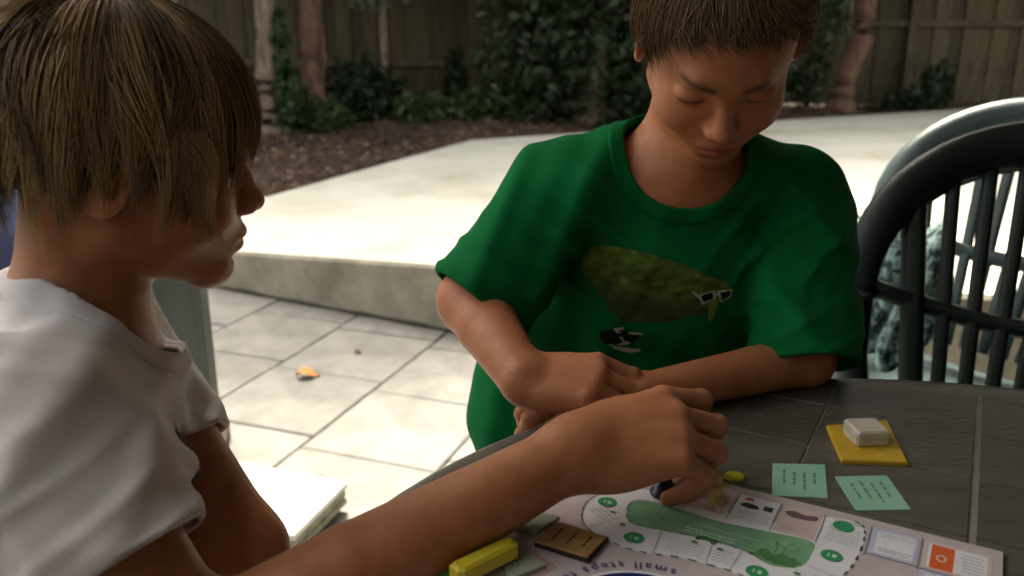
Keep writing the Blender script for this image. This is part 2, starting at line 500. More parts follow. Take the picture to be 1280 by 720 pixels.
tree('drooping_tree', (-1.25, 8.75, 0.10), [(0, 0, 0), (.03, 0, 1.2), (.0, 0, 2.8)], .045, .03,
     [((.05, -.45, 1.28), (.36, .25, .22)), ((.5, -.45, 1.45), (.3, .25, .25)), ((-.2, -.3, 1.7), (.6, .4, .35)), ((.3, -.2, 2.4), (.9, .7, .5))], 3600, .045, M_leaf_blue, M_bark,
     'drooping tree with pale blue grey leaves over the fence', 15, [([(.0, 0, 1.3), (.05, -.25, 1.5), (.05, -.45, 1.35)], .012, .005)])
# canopy trees standing behind the fence
for k, (x, y, s) in enumerate([(-5.5, 11.0, 1.2), (-1.3, 11.2, 1.2), (2.0, 11.7, 1.35), (5.6, 12.0, 1.3), (-9.5, 10.5, 1.3), (10.5, 12.2, 1.3)]):
    tree('canopy_tree', (x, y, 0.1), [(0, 0, 0), (.1, 0, 2), (0, .1, 5)], .2, .1, crown_blobs((0, -.6, 5.0), (2.6 * s, 2.2 * s, 2.0), 24, 20 + k), 12500, .175, M_leaf_dark, M_bark,
         'tall dark leafy tree standing behind the paling fences', 60 + k, [([(.05, 0, 2), (.9, -.2, 3.2), (1.6, -.3, 4.4)], .08, .03), ([(.05, 0, 2.2), (-.9, -.2, 3.2), (-1.6, -.3, 4.3)], .08, .03)], group='canopy trees behind the fences')

def shrub(name, loc, blobs, n, size, m, label, seed, aspect=.4):
    s = empty(name, loc)
    foliage('foliage', n, blobs, size, m, s, seed, .1, aspect)
    b = MB(); rs = random.Random(seed)
    for k in range(5):
        bl = rs.choice(blobs)[0]
        b.tube([(bl[0] * .2, bl[1] * .2, -.02), (bl[0] * .6, bl[1] * .6, bl[2] * .6), bl], [.008, .006, .003], 5)
    b.build('stems', M_bark, s)
    tag(s, label, 'shrub')
shrub('shrub', (-1.95, 8.2, .12), [((0, 0, .18), (.28, .2, .20)), ((.3, -.1, .12), (.22, .2, .14))], 900, .06, M_leaf_mid, 'grassy green plant at the foot of the ivy trunk', 31, .18)
shrub('shrub', (-.85, 8.55, .12), [((0, 0, .14), (.3, .25, .17)), ((.5, .0, .16), (.3, .2, .18)), ((.85, .1, .2), (.28, .2, .24))], 1900, .05, M_leaf_mid, 'low bright green plant along the fence foot left of the evergreen', 32, .35)
shrub('shrub', (-.55, 8.75, .12), [((0, 0, .38), (.12, .12, .36))], 700, .04, M_leaf_dark, 'thin dark upright plant in front of the palings', 33)
shrub('shrub', (-1.45, 8.7, .12), [((0, 0, .3), (.4, .2, .34))], 1500, .05, M_leaf_dark, 'dark bush beside the slender fence post', 34)
shrub('shrub', (4.72, 10.0, .12), [((0, 0, .26), (.18, .16, .28)), ((-.3, -.1, .12), (.35, .2, .14))], 1500, .045, M_leaf_dark, 'small round dark bush against the right fence', 35)
shrub('shrub', (3.1, 9.5, .12), [((0, 0, .5), (.22, .2, .5)), ((.1, 0, 1.1), (.3, .2, .35)), ((-.5, .1, .6), (.4, .3, .6))], 2600, .05, M_leaf_dark, 'tall dark leafy bush beside the crooked trunk', 36)

# fallen leaves and bark chips on the mulch
def litter(n, m, seed, zone):
    rs = np.random.default_rng(seed); pts = []
    while len(pts) < n:
        x, y = zone(rs)
        if x > -1.40 + (y - 4.8) * 0.435 and y < 7.3 + (x + .3) * .47 + .1: continue
        z = GZ + 0.03 * math.sin(x * 1.9 + y) + 0.02 * math.sin(y * 3.1 - x * .7) + .02
        pts.append((x, y, z))
    P = np.array(pts)
    ang = rs.uniform(0, 2 * np.pi, n); s = rs.uniform(.012, .035, n)[:, None]
    a = np.stack([np.cos(ang), np.sin(ang), rs.uniform(-.3, .3, n)], 1); b = np.stack([-np.sin(ang), np.cos(ang), rs.uniform(-.4, .4, n)], 1)
    up = np.array([0, 0, 1.]) * s * .25
    V = np.stack([P - a * s, P - b * s * .45 + up, P + a * s, P + b * s * .45 + up], 1).reshape(-1, 3)
    return np_mesh('leaf_litter', V, np.arange(4 * n).reshape(n, 4))
zone1 = lambda rs: (rs.uniform(-4.5, 1.5), rs.uniform(4.2, 9.0))
zone2 = lambda rs: (rs.uniform(1.5, 9), rs.uniform(8.2, 11.0))
tag(link('leaf_litter', litter(7000, 0, 5, zone1), M_litter), 'brown fallen leaves strewn over the dark mulch bed', 'leaves', kind='stuff')
tag(link('leaf_litter', litter(2600, 0, 6, zone2), M_litter), 'brown fallen leaves along the far edge of the concrete slab', 'leaves', kind='stuff')
tag(link('leaf_litter', litter(420, 0, 8, zone1), M_litter2), 'pale dry leaves scattered over the dark mulch bed', 'leaves', kind='stuff')
# ================================================================== TABLE
TZ = 0.73
TC = Vector((0.36, 0.34, 0)); TR = 0.547
M_table = mat('table_resin', (0.085, 0.080, 0.066), 0.34, (0.115, 0.108, 0.090), 9, 0.12, 160, stretch=(1, 3, 1))
M_tpanel = mat('table_slate_panel', (0.075, 0.071, 0.059), 0.32, (0.125, 0.118, 0.098), 7, 0.22, 90, stretch=(1, 4, 1), rand=.10)
M_grout = mat('table_joint', (0.19, 0.175, 0.145), 0.6, (0.26, 0.24, 0.20), 30)
table = empty('garden_table', (TC.x, TC.y, 0))
NB = 96
circ = lambda r, z: [(r * math.cos(2 * math.pi * i / NB), r * math.sin(2 * math.pi * i / NB), z) for i in range(NB)]
prof = [(0.40, -0.036), (TR - .035, -0.036), (TR - .008, -0.034), (TR, -0.026), (TR + .001, -0.010), (TR - .003, -0.003), (TR - .010, 0.0), (TR - .022, 0.0), (TR - .032, -0.0030), (0.02, -0.0030)]
v = []; f = []
for r, z in prof: v += circ(r, TZ + z)
for k in range(len(prof) - 1):
    for i in range(NB):
        j = (i + 1) % NB
        f.append((k * NB + i, k * NB + j, (k + 1) * NB + j, (k + 1) * NB + i))
f.append(tuple(range((len(prof) - 1) * NB, len(prof) * NB)))
f.append(tuple(range(NB - 1, -1, -1)))
MB().add(v, f).build('table_top', M_table, table, False).data.shade_smooth()
# slate-look panels pressed into the top, each its own piece
def clip_circle(poly, R):
    for i in range(64):
        a = 2 * math.pi * i / 64; nx, ny = math.cos(a), math.sin(a); out = []
        for k in range(len(poly)):
            p, q = poly[k], poly[(k + 1) % len(poly)]
            dp, dq = p[0] * nx + p[1] * ny - R, q[0] * nx + q[1] * ny - R
            if dp <= 0: out.append(p)
            if (dp < 0) != (dq < 0) and abs(dp - dq) > 1e-9:
                t = dp / (dp - dq); out.append((p[0] + (q[0] - p[0]) * t, p[1] + (q[1] - p[1]) * t))
        poly = out
        if len(poly) < 3: return None
    return poly
TU = Vector((math.cos(math.radians(-28)), math.sin(math.radians(-28)))); TV = Vector((-TU.y, TU.x))
# column joints run along TV, row joints along TU; one joint passes through (0.41, 0.70)
j0 = Vector((0.41 - TC.x, 0.70 - TC.y)); cu0 = j0.dot(TU); cv0 = Vector((0.42 - TC.x, 0.753 - TC.y)).dot(TV)
for a in range(-6, 6):
    for b in range(-9, 8):
        u0, u1 = cu0 + a * .135 + (.0034 if a == 0 else .0010), cu0 + (a + 1) * .135 - (.0024 if a == -1 else .0010)
        w0, w1 = cv0 + b * .097 + .0010, cv0 + (b + 1) * .097 - .0010
        P = [(TU * p[0] + TV * p[1]) for p in ((u0, w0), (u1, w0), (u1, w1), (u0, w1))]
        poly = clip_circle([(p.x, p.y) for p in P], TR - .034)
        if not poly: continue
        pp = [poly[0]]
        for q in poly[1:]:
            if math.hypot(q[0] - pp[-1][0], q[1] - pp[-1][1]) > .003: pp.append(q)
        if len(pp) < 3 or abs(sum(pp[i - 1][0] * pp[i][1] - pp[i][0] * pp[i - 1][1] for i in range(len(pp)))) < 2e-4: continue
        MB().prism(pp, TZ - .0034, TZ - .0006, bev=.0007).build('table_panel', M_tpanel, table)
MB().prism([(p[0], p[1]) for p in circ(TR - .033, 0)], TZ - .0034, TZ - .0023).build('joint_bed', M_grout, table)
for k in range(4):
    a = math.radians(45 + 90 * k); c, s = math.cos(a), math.sin(a)
    MB().tube([(.34 * c, .34 * s, TZ - .03), (.37 * c, .37 * s, .35), (.42 * c, .42 * s, 0.0)], [.032, .027, .022], 10).build('leg', M_table, table, True)
tag(table, 'round dark grey resin garden table with a slate tile pattern', 'table')
TOP = TZ - .0006

# ------------------------------------------------------------------ board game
M_board = mat('board_print_mauve', (0.50, 0.43, 0.45), 0.40, (0.56, 0.49, 0.505), 40)
M_boardside = mat('board_edge_card', (0.02, 0.02, 0.03), 0.7)
M_white = mat('print_white', (0.74, 0.74, 0.80), 0.40, (0.80, 0.80, 0.85), 60)
M_pgreen = mat('print_green', (0.16, 0.36, 0.20), 0.42, (0.22, 0.44, 0.25), 55)
M_pgreen2 = mat('print_dark_green', (0.05, 0.18, 0.06), 0.45, (0.10, 0.26, 0.10), 120)
M_pdot = mat('print_green_dot', (0.030, 0.29, 0.115), 0.4)
M_pdark = mat('print_ink', (0.03, 0.03, 0.05), 0.5)
M_pgrey = mat('print_grey_ink', (0.22, 0.24, 0.30), 0.5)
M_ppink = mat('print_pink', (0.62, 0.50, 0.47), 0.42)
M_pblue = mat('print_pale_blue', (0.50, 0.54, 0.74), 0.42)
M_pnavy = mat('print_navy', (0.010, 0.022, 0.16), 0.4)
M_pred = mat('print_red', (0.55, 0.10, 0.16), 0.45)
M_porange = mat('print_orange', (0.72, 0.13, 0.025), 0.4)
M_pbrown = mat('print_brown', (0.17, 0.10, 0.11), 0.5)
M_pale = mat('print_pale_letter', (0.50, 0.66, 0.50), 0.45)
BU = Vector((0.875, -0.484)).normalized(); BV = Vector((BU.y, -BU.x))
BO = Vector((0.095, 0.695))
board = empty('game_board', (BO.x, BO.y, TOP), math.atan2(BU.y, BU.x))     # local x = s, local y = -t
BT = 0.0032
MB().box((.1185, -.205, BT / 2 - .00005), (.357, .41, BT), bev=.0006).build('board_sheet', [M_board], board)
MB().box((.1185, -.205, BT * .3), (.3585, .4115, BT * .5)).build('board_core', M_boardside, board)
_layer = [0]
def lay(poly, m, name, z=None, parent=board, base=BT):
    """flat printed shape; poly in millimetres (s, t)"""
    if z is None: _layer[0] += 1; z = _layer[0] * 0.000022
    P = [Vector((p[0] / 1000, -p[1] / 1000, base + z)) for p in poly]
    tris = tessellate_polygon([P])
    b = MB(); b.add(P, [tuple(t) for t in tris])
    me = b.mesh(name)
    o = link(name, me, m, parent)
    # all faces upward
    if me.polygons[0].normal.z < 0: me.flip_normals()
    return o
def smooth_poly(pts, n=6):
    out = []; L = len(pts)
    for i in range(L):
        p0, p1, p2, p3 = (Vector(pts[(i + k) % L]) for k in (-1, 0, 1, 2))
        for k in range(n):
            t = k / n
            out.append(tuple(0.5 * ((2 * p1) + (-p0 + p2) * t + (2 * p0 - 5 * p1 + 4 * p2 - p3) * t * t + (-p0 + 3 * p1 - 3 * p2 + p3) * t ** 3)))
    return out
def ellipse(c, rx, ry, n=28, rot=0):
    return [(c[0] + rx * math.cos(a) * math.cos(rot) - ry * math.sin(a) * math.sin(rot), c[1] + rx * math.cos(a) * math.sin(rot) + ry * math.sin(a) * math.cos(rot)) for a in (2 * math.pi * i / n for i in range(n))]
def rect(x0, y0, x1, y1): return [(x0, y0), (x1, y0), (x1, y1), (x0, y1)]
def strip(pts, w):
    """polyline as thin polygon"""
    a = []; b = []
    for i, p in enumerate(pts):
        q0 = Vector(pts[max(i - 1, 0)]); q1 = Vector(pts[min(i + 1, len(pts) - 1)])
        d = (q1 - q0).normalized(); nn = Vector((-d.y, d.x)) * w / 2
        a.append(tuple(Vector(p) + nn)); b.append(tuple(Vector(p) - nn))
    return a + b[::-1]
def multi(polys, m, name, parent=board, base=BT):
    """several small printed marks of one colour as one print layer"""
    _layer[0] += 1; z = base + _layer[0] * 0.000022
    b = MB()
    for qi, poly in enumerate(polys):
        P = [Vector((p[0] / 1000, -p[1] / 1000, z + (qi % 18) * 1.2e-6)) for p in poly]
        tr = [tuple(t) for t in tessellate_polygon([P])]
        nrm = (P[tr[0][1]] - P[tr[0][0]]).cross(P[tr[0][2]] - P[tr[0][0]]).z
        b.add(P, tr if nrm > 0 else [t[::-1] for t in tr])
    o = link(name, b.mesh(name), m, parent); o['kind'] = 'stuff'
    return o
def scribble(x0, y0, x1, y1, rows, rs, w=.55, angle=0.0):
    """unreadable rows of tiny print"""
    out = []
    for r in range(rows):
        y = y0 + (y1 - y0) * (r + .5) / rows; x = x0 + rs.uniform(0, 2)
        while x < x1 - 1:
            l = rs.uniform(1.2, 4.0); xe = min(x + l, x1)
            out.append(rect(x, y - w / 2, xe, y + w / 2)); x = xe + rs.uniform(.5, 1.1)
    if angle:
        cx, cy = (x0 + x1) / 2, (y0 + y1) / 2; c, s = math.cos(angle), math.sin(angle)
        out = [[(cx + (p[0] - cx) * c - (p[1] - cy) * s, cy + (p[0] - cx) * s + (p[1] - cy) * c) for p in q] for q in out]
    return out
rs = random.Random(3)
outer = smooth_poly([(35, 43), (15, 60), (6, 83), (11, 105), (22, 118), (42, 126), (67, 128), (94, 121), (126, 119), (150, 121), (177, 110), (198, 90), (205, 64), (206, 30), (200, 12), (176, 14), (150, 40), (80, 45)], 5)
lay(outer, M_white, 'track_print')
green = smooth_poly([(38, 80), (40, 62), (68, 58), (107, 60), (142, 56), (173, 54), (176, 72), (172, 90), (154, 98), (133, 90), (103, 89), (73, 93), (48, 95)], 5)
lay(green, M_pgreen, 'forest_print')
multi([ellipse((150 + rs.uniform(-14, 20), 90 + rs.uniform(-7, 2)), rs.uniform(2, 5), rs.uniform(2, 4), 9) for _ in range(18)] + [ellipse((105 + rs.uniform(-7, 7), 88 + rs.uniform(-2, 2)), rs.uniform(2, 3.5), rs.uniform(1.5, 3), 9) for _ in range(8)], M_pgreen2, 'bush_print')
multi([strip([(150, 66), (156, 72), (163, 74), (168, 70)], 1.0), strip([(150, 66), (153, 74), (152, 82)], 1.0), strip([(163, 62), (158, 70), (158, 80)], .9), strip([(60, 72), (66, 78), (74, 76)], .9), strip([(64, 70), (68, 80)], .8)], M_pgreen2, 'branch_print')
multi(scribble(84, 78, 124, 86, 2, rs, 1.5) + scribble(88, 70, 140, 74, 1, rs, .8), M_pale, 'forest_lettering')
# back row of cells along the far edge
lay(rect(76, 12, 107, 50), M_ppink, 'cell_print'); lay(rect(110, 12, 141, 54), M_white, 'cell_print'); lay(rect(144, 12, 174, 52), M_ppink, 'cell_print')
lay(rect(44, 12, 73, 48), M_white, 'cell_print')
lay(rect(211, 12, 242, 49), M_pblue, 'cell_print'); lay(rect(214, 15, 240, 46), M_white, 'cell_print'); lay(rect(246, 11, 290, 50), M_ppink, 'cell_print'); lay(rect(249, 14, 287, 47), M_white, 'cell_print')
lay(rect(246, 53, 290, 95), M_pblue, 'cell_print'); lay(rect(249, 56, 287, 92), M_white, 'cell_print'); lay(rect(246, 98, 290, 140), M_ppink, 'cell_print')
lay(rect(251, 15, 266, 47), M_porange, 'orange_panel_print')
lay(ellipse((258, 32), 3.5, 5, 14), M_ppink, 'panel_emblem'); lay(ellipse((258, 32), 2, 3.2, 12), M_porange, 'panel_emblem')
multi([strip([(x, 11), (x, 54)], .9) for x in (75, 109, 142.5, 175.5, 209, 244)] + [strip([(244, y), (291, y)], .7) for y in (51.5, 96.5)] + [strip([(209, 50.5), (244, 50.5)], .7)], M_pgrey, 'cell_rules')
lay(smooth_poly([(147, 22), (153, 18), (162, 20), (170, 18), (171, 24), (162, 27), (152, 27)], 4), M_pbrown, 'lizard_print')
multi([smooth_poly([(113, 28), (118, 23), (126, 25), (128, 29), (120, 31)], 3), rect(131, 22, 138, 29)], M_pdark, 'animal_print')
lay(smooth_poly([(114, 17), (119, 14), (122, 18), (117, 20)], 3), M_pred, 'heading_print')
multi(scribble(113, 35, 139, 50, 5, rs) + scribble(270, 18, 285, 44, 6, rs, .7) + scribble(216, 17, 239, 24, 2, rs) + scribble(216, 38, 239, 44, 2, rs, .8) + scribble(251, 60, 285, 88, 6, rs, .7) + scribble(148, 38, 170, 48, 3, rs, .4), M_pgrey, 'cell_small_print')
multi(scribble(181, 12, 203, 17, 2, rs) + scribble(180, 24, 204, 48, 7, rs, .5), M_pgreen2, 'cell_green_print')
# track divisions, numbers in green dots, dashed outline
for c in ((20, 76), (57, 113), (147, 111), (189, 66), (190, 22)): lay(ellipse(c, 7.6, 7.2, 26), M_pdot, 'number_dot')
multi([s for c in ((20, 76), (57, 113), (147, 111), (189, 66)) for s in (strip([(c[0] - 2.2, c[1] - 2.4), (c[0] - 2.2, c[1] + 2.4)], 1.1), ellipse((c[0] + 2, c[1]), 1.9, 2.4, 10))], M_pale, 'dot_numbers')
multi([strip([(72, 95), (76, 127)], .5), strip([(110, 91), (113, 119)], .5), strip([(131, 92), (130, 119)], .5), strip([(38, 92), (22, 116)], .5), strip([(176, 86), (198, 92)], .5), strip([(8, 94), (36, 86)], .5)], M_pgrey, 'track_rules')
multi(scribble(80, 98, 108, 116, 5, rs, .45) + scribble(14, 84, 32, 100, 4, rs, .6, .5) + scribble(114, 96, 129, 114, 5, rs, .45) + scribble(168, 94, 190, 106, 3, rs, .45), M_pgrey, 'track_small_print')
multi([ellipse(c, 2.6, 1.8, 8) for c in ((30, 88), (98, 97), (117, 97), (22, 56), (43, 101), (172, 100))], M_pgreen2, 'sprig_print')
ol = outer[:75]
multi([strip([ol[i], ol[i + 1]], 1.15) for i in range(8, 72, 2) if i + 1 < len(ol)], M_pdark, 'dashed_outline')
multi([strip([outer[i], outer[i + 1]], .7) for i in range(4, 22)], M_pbrown, 'outline_print')
multi([strip([green[i], green[(i + 1) % len(green)]], .8) for i in list(range(0, 10)) + list(range(42, 64, 2))], M_pdark, 'forest_outline')
# blue disc in the middle of the board with lettering round it
CC = (95, 204)
lay(ellipse(CC, 57, 57, 60), M_white, 'disc_rim_print'); lay(ellipse(CC, 54.5, 54.5, 60), M_pnavy, 'blue_disc_print')
def letter_mesh(ch):
    cu = bpy.data.curves.new('letter', 'FONT'); cu.body = ch; cu.size = 1; cu.align_x = 'CENTER'; cu.resolution_u = 3
    o = bpy.data.objects.new('letter', cu); COL.objects.link(o)
    dg = bpy.context.evaluated_depsgraph_get(); dg.update()
    me = bpy.data.meshes.new_from_object(o.evaluated_get(dg)); bpy.data.objects.remove(o)
    return me
_layer[0] += 1
lz = BT + _layer[0] * .000022 + .00005
ang = -86.0
for ch in 'small steps to':
    adv = {'m': 9.0, 'l': 3.2, ' ': 4.2, 't': 4.4}.get(ch, 6.3)
    ang -= adv / 2
    if ch != ' ':
        a = math.radians(ang)                      # t runs down the board, so negative angles are the far side
        r = 67.5
        o = link('letter', letter_mesh(ch), M_pnavy, board)
        o.location = ((CC[0] + r * math.cos(a)) / 1000, -(CC[1] + r * math.sin(a)) / 1000, lz)
        o.scale = (.0115, .0115, 1)
        o.rotation_euler = (0, 0, -a + math.pi / 2)
    ang -= adv / 2
# spaces for the card stacks at the left side
multi([strip([(-30, 162), (-14, 162), (23, 174), (12, 200)], .9), strip([(-27, 165), (-14, 165), (20, 175.5), (9, 199)], .5)], M_pred, 'card_space_print')
multi([strip([(-30, 118), (3, 116), (-4, 150), (-32, 150)], .8)], M_pred, 'card_space_print')
tag(board, 'mauve printed board game with a green and white track on the table', 'board game')
def on_board(s, t, z=0.0):
    p = BO + BU * (s / 1000) + BV * (t / 1000)
    return Vector((p.x, p.y, TOP + BT + .0014 + z))

# ------------------------------------------------------------------ cards and pieces
M_mint = mat('mint_card', (0.24, 0.49, 0.36), 0.55, (0.28, 0.53, 0.40), 25)
M_mintink = mat('mint_ink', (0.07, 0.23, 0.15), 0.6)
M_yel = mat('yellow_card', (0.52, 0.31, 0.012), 0.5, (0.62, 0.40, 0.03), 30, 0.1, 120)
M_er = mat('eraser_rubber', (0.50, 0.45, 0.36), 0.6, (0.62, 0.57, 0.48), 60, .1)
M_ply = mat('plywood_tile', (0.28, 0.15, 0.045), 0.55, (0.40, 0.235, 0.085), 18, 0.1, 80, stretch=(1, 6, 1))
M_burn = mat('burnt_edge', (0.02, 0.012, 0.008), 0.8)
M_sage = mat('sage_card', (0.30, 0.36, 0.26), 0.55, (0.36, 0.42, 0.31), 30)
M_lime = mat('lime_card', (0.16, 0.36, 0.03), 0.5)
M_yblock = mat('yellow_paint', (0.62, 0.50, 0.02), 0.45, (0.70, 0.60, 0.05), 25)
M_coin = mat('yellow_counter', (0.42, 0.40, 0.02), 0.35)
M_gold = mat('wood_figure', (0.40, 0.27, 0.07), 0.5, (0.52, 0.38, 0.14), 40)
M_dkblue = mat('dark_blue_plastic', (0.012, 0.02, 0.05), 0.35)
def quad_card(name, pts, th, m, label, cat, ink=True, seed=1, z0=TOP, rows=4, angle=0.0, bev=.0003, group=None):
    c = sum((Vector(p) for p in pts), Vector((0, 0))) / 4
    root = empty(name, (c.x, c.y, z0))
    P = [(p[0] - c.x, p[1] - c.y) for p in pts]
    MB().prism(P, 0, th, bev=bev).build('card_sheet', m, root)
    if ink:
        r = random.Random(seed); A, B, Cc, D = (Vector(p) for p in P); b = MB()
        for k in range(rows):
            u = .22 + .56 * k / max(1, rows - 1); t = r.uniform(.16, .3); te = r.uniform(.6, .86)
            while t < te:
                t2 = min(te, t + r.uniform(.08, .2))
                q = [(A.lerp(B, uu)).lerp(D.lerp(Cc, uu), tt) for uu, tt in ((u - .022, t), (u + .022, t), (u + .022, t2), (u - .022, t2))]
                f = (0, 1, 2, 3)
                nz = (q[1] - q[0]).x * (q[2] - q[0]).y - (q[1] - q[0]).y * (q[2] - q[0]).x
                b.add([(p.x, p.y, th + .00012) for p in q], [f if nz > 0 else f[::-1]])
                t = t2 + r.uniform(.02, .05)
        b.build('card_print', M_mintink, root)
    tag(root, label, cat, group)
    return root
quad_card('card', [(.227, .688), (.272, .686), (.255, .630), (.211, .634)], .0008, M_mint, 'mint green printed card lying beside the hand on the table', 'card', seed=4)
quad_card('card', [(.273, .665), (.318, .667), (.315, .613), (.271, .611)], .0008, M_mint, 'mint green printed card lying at a slant below the yellow card', 'card', seed=9)
quad_card('yellow_card', [(.297, .757), (.359, .768), (.343, .684), (.287, .688)], .004, M_yel, 'thick yellow square card under the white block', 'card', ink=False, bev=.0012)
er = empty('white_block', (.322, .727, TOP + .004), math.radians(4))
b = MB().box((0, 0, .0072), (.031, .030, .0150), bev=.0018); b.build('block_body', M_er, er)
MB().box((0.0, 0, .0078), (.0314, .0304, .0045), bev=.0016).build('worn_band', mat('eraser_worn', (.42, .36, .27), .7, (.5, .45, .36), 50), er)
tag(er, 'small worn white rubber block on the yellow card', 'block')
wt = quad_card('wooden_tile', [tuple(on_board(s, t).xy) for s, t in ((0, 127), (42, 128), (40, 159), (-1, 159))], .0045, M_ply, 'square plywood tile with burnt edges on the game board', 'tile', seed=12, z0=TOP + BT + .001, rows=3, bev=.0006)
for ch in wt.children:
    if ch.name.startswith('card_print'): ch.data.materials.clear(); ch.data.materials.append(M_burn)
c4 = [Vector(p.xy) - Vector(wt.location.xy) for p in (on_board(-.7, 126.4), on_board(42.7, 127.4), on_board(40.7, 159.7), on_board(-1.7, 159.7))]
MB().prism([tuple(p) for p in c4], 0.0002, .0034).build('burnt_rim', M_burn, wt)
quad_card('sage_card', [tuple(on_board(s, t).xy) for s, t in ((-30, 121), (-1, 119), (-7, 146), (-34, 147))], .0035, M_sage, 'pale sage card stack beside the plywood tile', 'card', ink=False, z0=TOP + BT + .001, bev=.0006)
quad_card('sage_card', [tuple(on_board(s, t).xy) for s, t in ((-26, 168), (-12, 168), (17, 178), (2, 206))], .0025, M_sage, 'pale sage card partly under the yellow stick', 'card', seed=5, z0=TOP + BT + .001, bev=.0005)
quad_card('lime_card', [tuple(on_board(s, t).xy) for s, t in ((-44, 178), (-22, 184), (-30, 230), (-52, 224))], .0022, M_lime, 'lime green card beside the yellow stick', 'card', ink=False, z0=TOP + BT + .001, bev=.0004)
yp = on_board(-17, 204, .0022)
ys = empty('yellow_stick', yp, math.radians(40))
b = MB().box((0, 0, .0075), (.052, .014, .013), bev=.0025)
rr = random.Random(2); b.v = [(x + rr.uniform(-.001, .001), y + rr.uniform(-.001, .001), z + rr.uniform(-.0006, .0006)) for x, y, z in b.v]
b.build('stick_body', M_yblock, ys)
tag(ys, 'bright yellow painted wooden stick on the sage card', 'stick')
cn = empty('yellow_counter', (.188, .664, TOP))
b = MB(); b.prism(ellipse((0, 0), .0085, .0085, 28), 0, .0022, bev=.0006); b.build('counter_disc', M_coin, cn)
b = MB(); b.prism(ellipse((0, 0), .0062, .0062, 24), .0022, .0026, bev=.0002); b.build('counter_rim', M_coin, cn)
tag(cn, 'small yellow round counter on the table by the hand', 'counter')
# little wooden figure beside the fingers: body, head, two legs
fp = on_board(97, 41)
fg = empty('wooden_figure', fp, math.radians(20)); fg.scale = (1.2, 1.2, 1.2)
b = MB(); b.tube([(0, 0, .007), (0, 0, .013), (0, 0, .016)], [.0042, .0048, .003], 10, flat=.7); b.build('torso', M_gold, fg, True)
for s in (-1, 1):
    b = MB(); b.tube([(s * .0045, 0, 0), (s * .003, 0, .004), (s * .0015, 0, .009)], [.0028, .0026, .0026], 8); b.build('leg', M_gold, fg, True)
    b = MB(); b.tube([(s * .002, 0, .014), (s * .006, 0, .0125), (s * .0085, 0, .013)], [.002, .0019, .0021], 8); b.build('arm', M_gold, fg, True)
b = MB(); b.tube([(0, 0, .0155), (0, 0, .017), (0, 0, .020), (0, 0, .0225), (0, 0, .0235)], [.0015, .0032, .0042, .003, .0008], 12); b.build('head', M_gold, fg, True)
tag(fg, 'little wooden play figure standing by the fingertips on the board', 'game piece')
bp = on_board(55, 43)
bpo = empty('blue_piece', bp)
b = MB(); b.tube([(0, 0, 0), (0, 0, .002), (0, 0, .003), (0, 0, .010)], [.0110, .0112, .009, .0075], 20); b.build('piece_base', M_dkblue, bpo, True)
b = MB(); b.tube([(0, 0, .010), (0, 0, .012), (0, 0, .017), (0, 0, .020)], [.004, .006, .0058, .002], 14); b.build('piece_knob', M_dkblue, bpo, True)
tag(bpo, 'dark blue round game piece under the reaching fingers', 'game piece')

# ------------------------------------------------------------------ things on the paving
M_foam = mat('white_foam', (0.58, 0.57, 0.50), 0.75, (0.76, 0.75, 0.69), 9, .25)
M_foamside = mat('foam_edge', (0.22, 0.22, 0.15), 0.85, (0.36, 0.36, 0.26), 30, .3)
pad = empty('white_pallet', (-0.64, 1.79, 0.0), math.radians(-18))
pad.location = (-0.665, 1.79, 0.0)
b = MB().box((0, 0, .066), (.52, .235, .020), bev=.004); b.build('top_sheet', M_foam, pad)
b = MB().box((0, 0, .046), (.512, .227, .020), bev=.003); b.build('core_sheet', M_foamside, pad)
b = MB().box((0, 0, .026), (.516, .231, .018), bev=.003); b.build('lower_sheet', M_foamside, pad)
for x in (-.2, .2): MB().box((x, 0, .008), (.06, .2, .017)).build('batten', M_rail, pad)
tag(pad, 'low white topped pallet lying on the paving', 'pallet')
def dry_leaf(loc, rz, size, label):
    m = mat('orange_dry_leaf', (.42, .17, .03), .7, (.55, .26, .06), 60)
    v = []; f = []
    for i in range(9):
        t = i / 8; w = math.sin(math.pi * t ** .8) * .38
        for k in (-1, 0, 1): v.append(((t - .5) * size, k * w * size, .012 * abs(k) + .01 * math.sin(t * 5) + .003))
    for i in range(8):
        for k in range(2): f.append((i * 3 + k, i * 3 + k + 1, i * 3 + k + 4, i * 3 + k + 3))
    o = MB().add(v, f).build('fallen_leaf', m, None, True); o.location = loc; o.rotation_euler = (0, 0, rz)
    tag(o, label, 'leaf')
dry_leaf((-.655, 2.62, .001), .1, .075, 'orange fallen leaf lying on a paver')
for q, (x, y) in enumerate(((-.49, 1.96), (-.47, 1.90), (-.52, 2.83))):
    b = MB(); b.tube([(0, 0, .004), (.012, .004, .008), (.026, .002, .004)], [.004, .009, .003], 8, flat=.6)
    o = b.build('bark_chip', M_bark, None, True); o.location = (x, y, .0); o.rotation_euler = (0, 0, q * 1.3)
    tag(o, 'small grey bark chip lying on a paver', 'bark chip', 'bark chips on the paving')

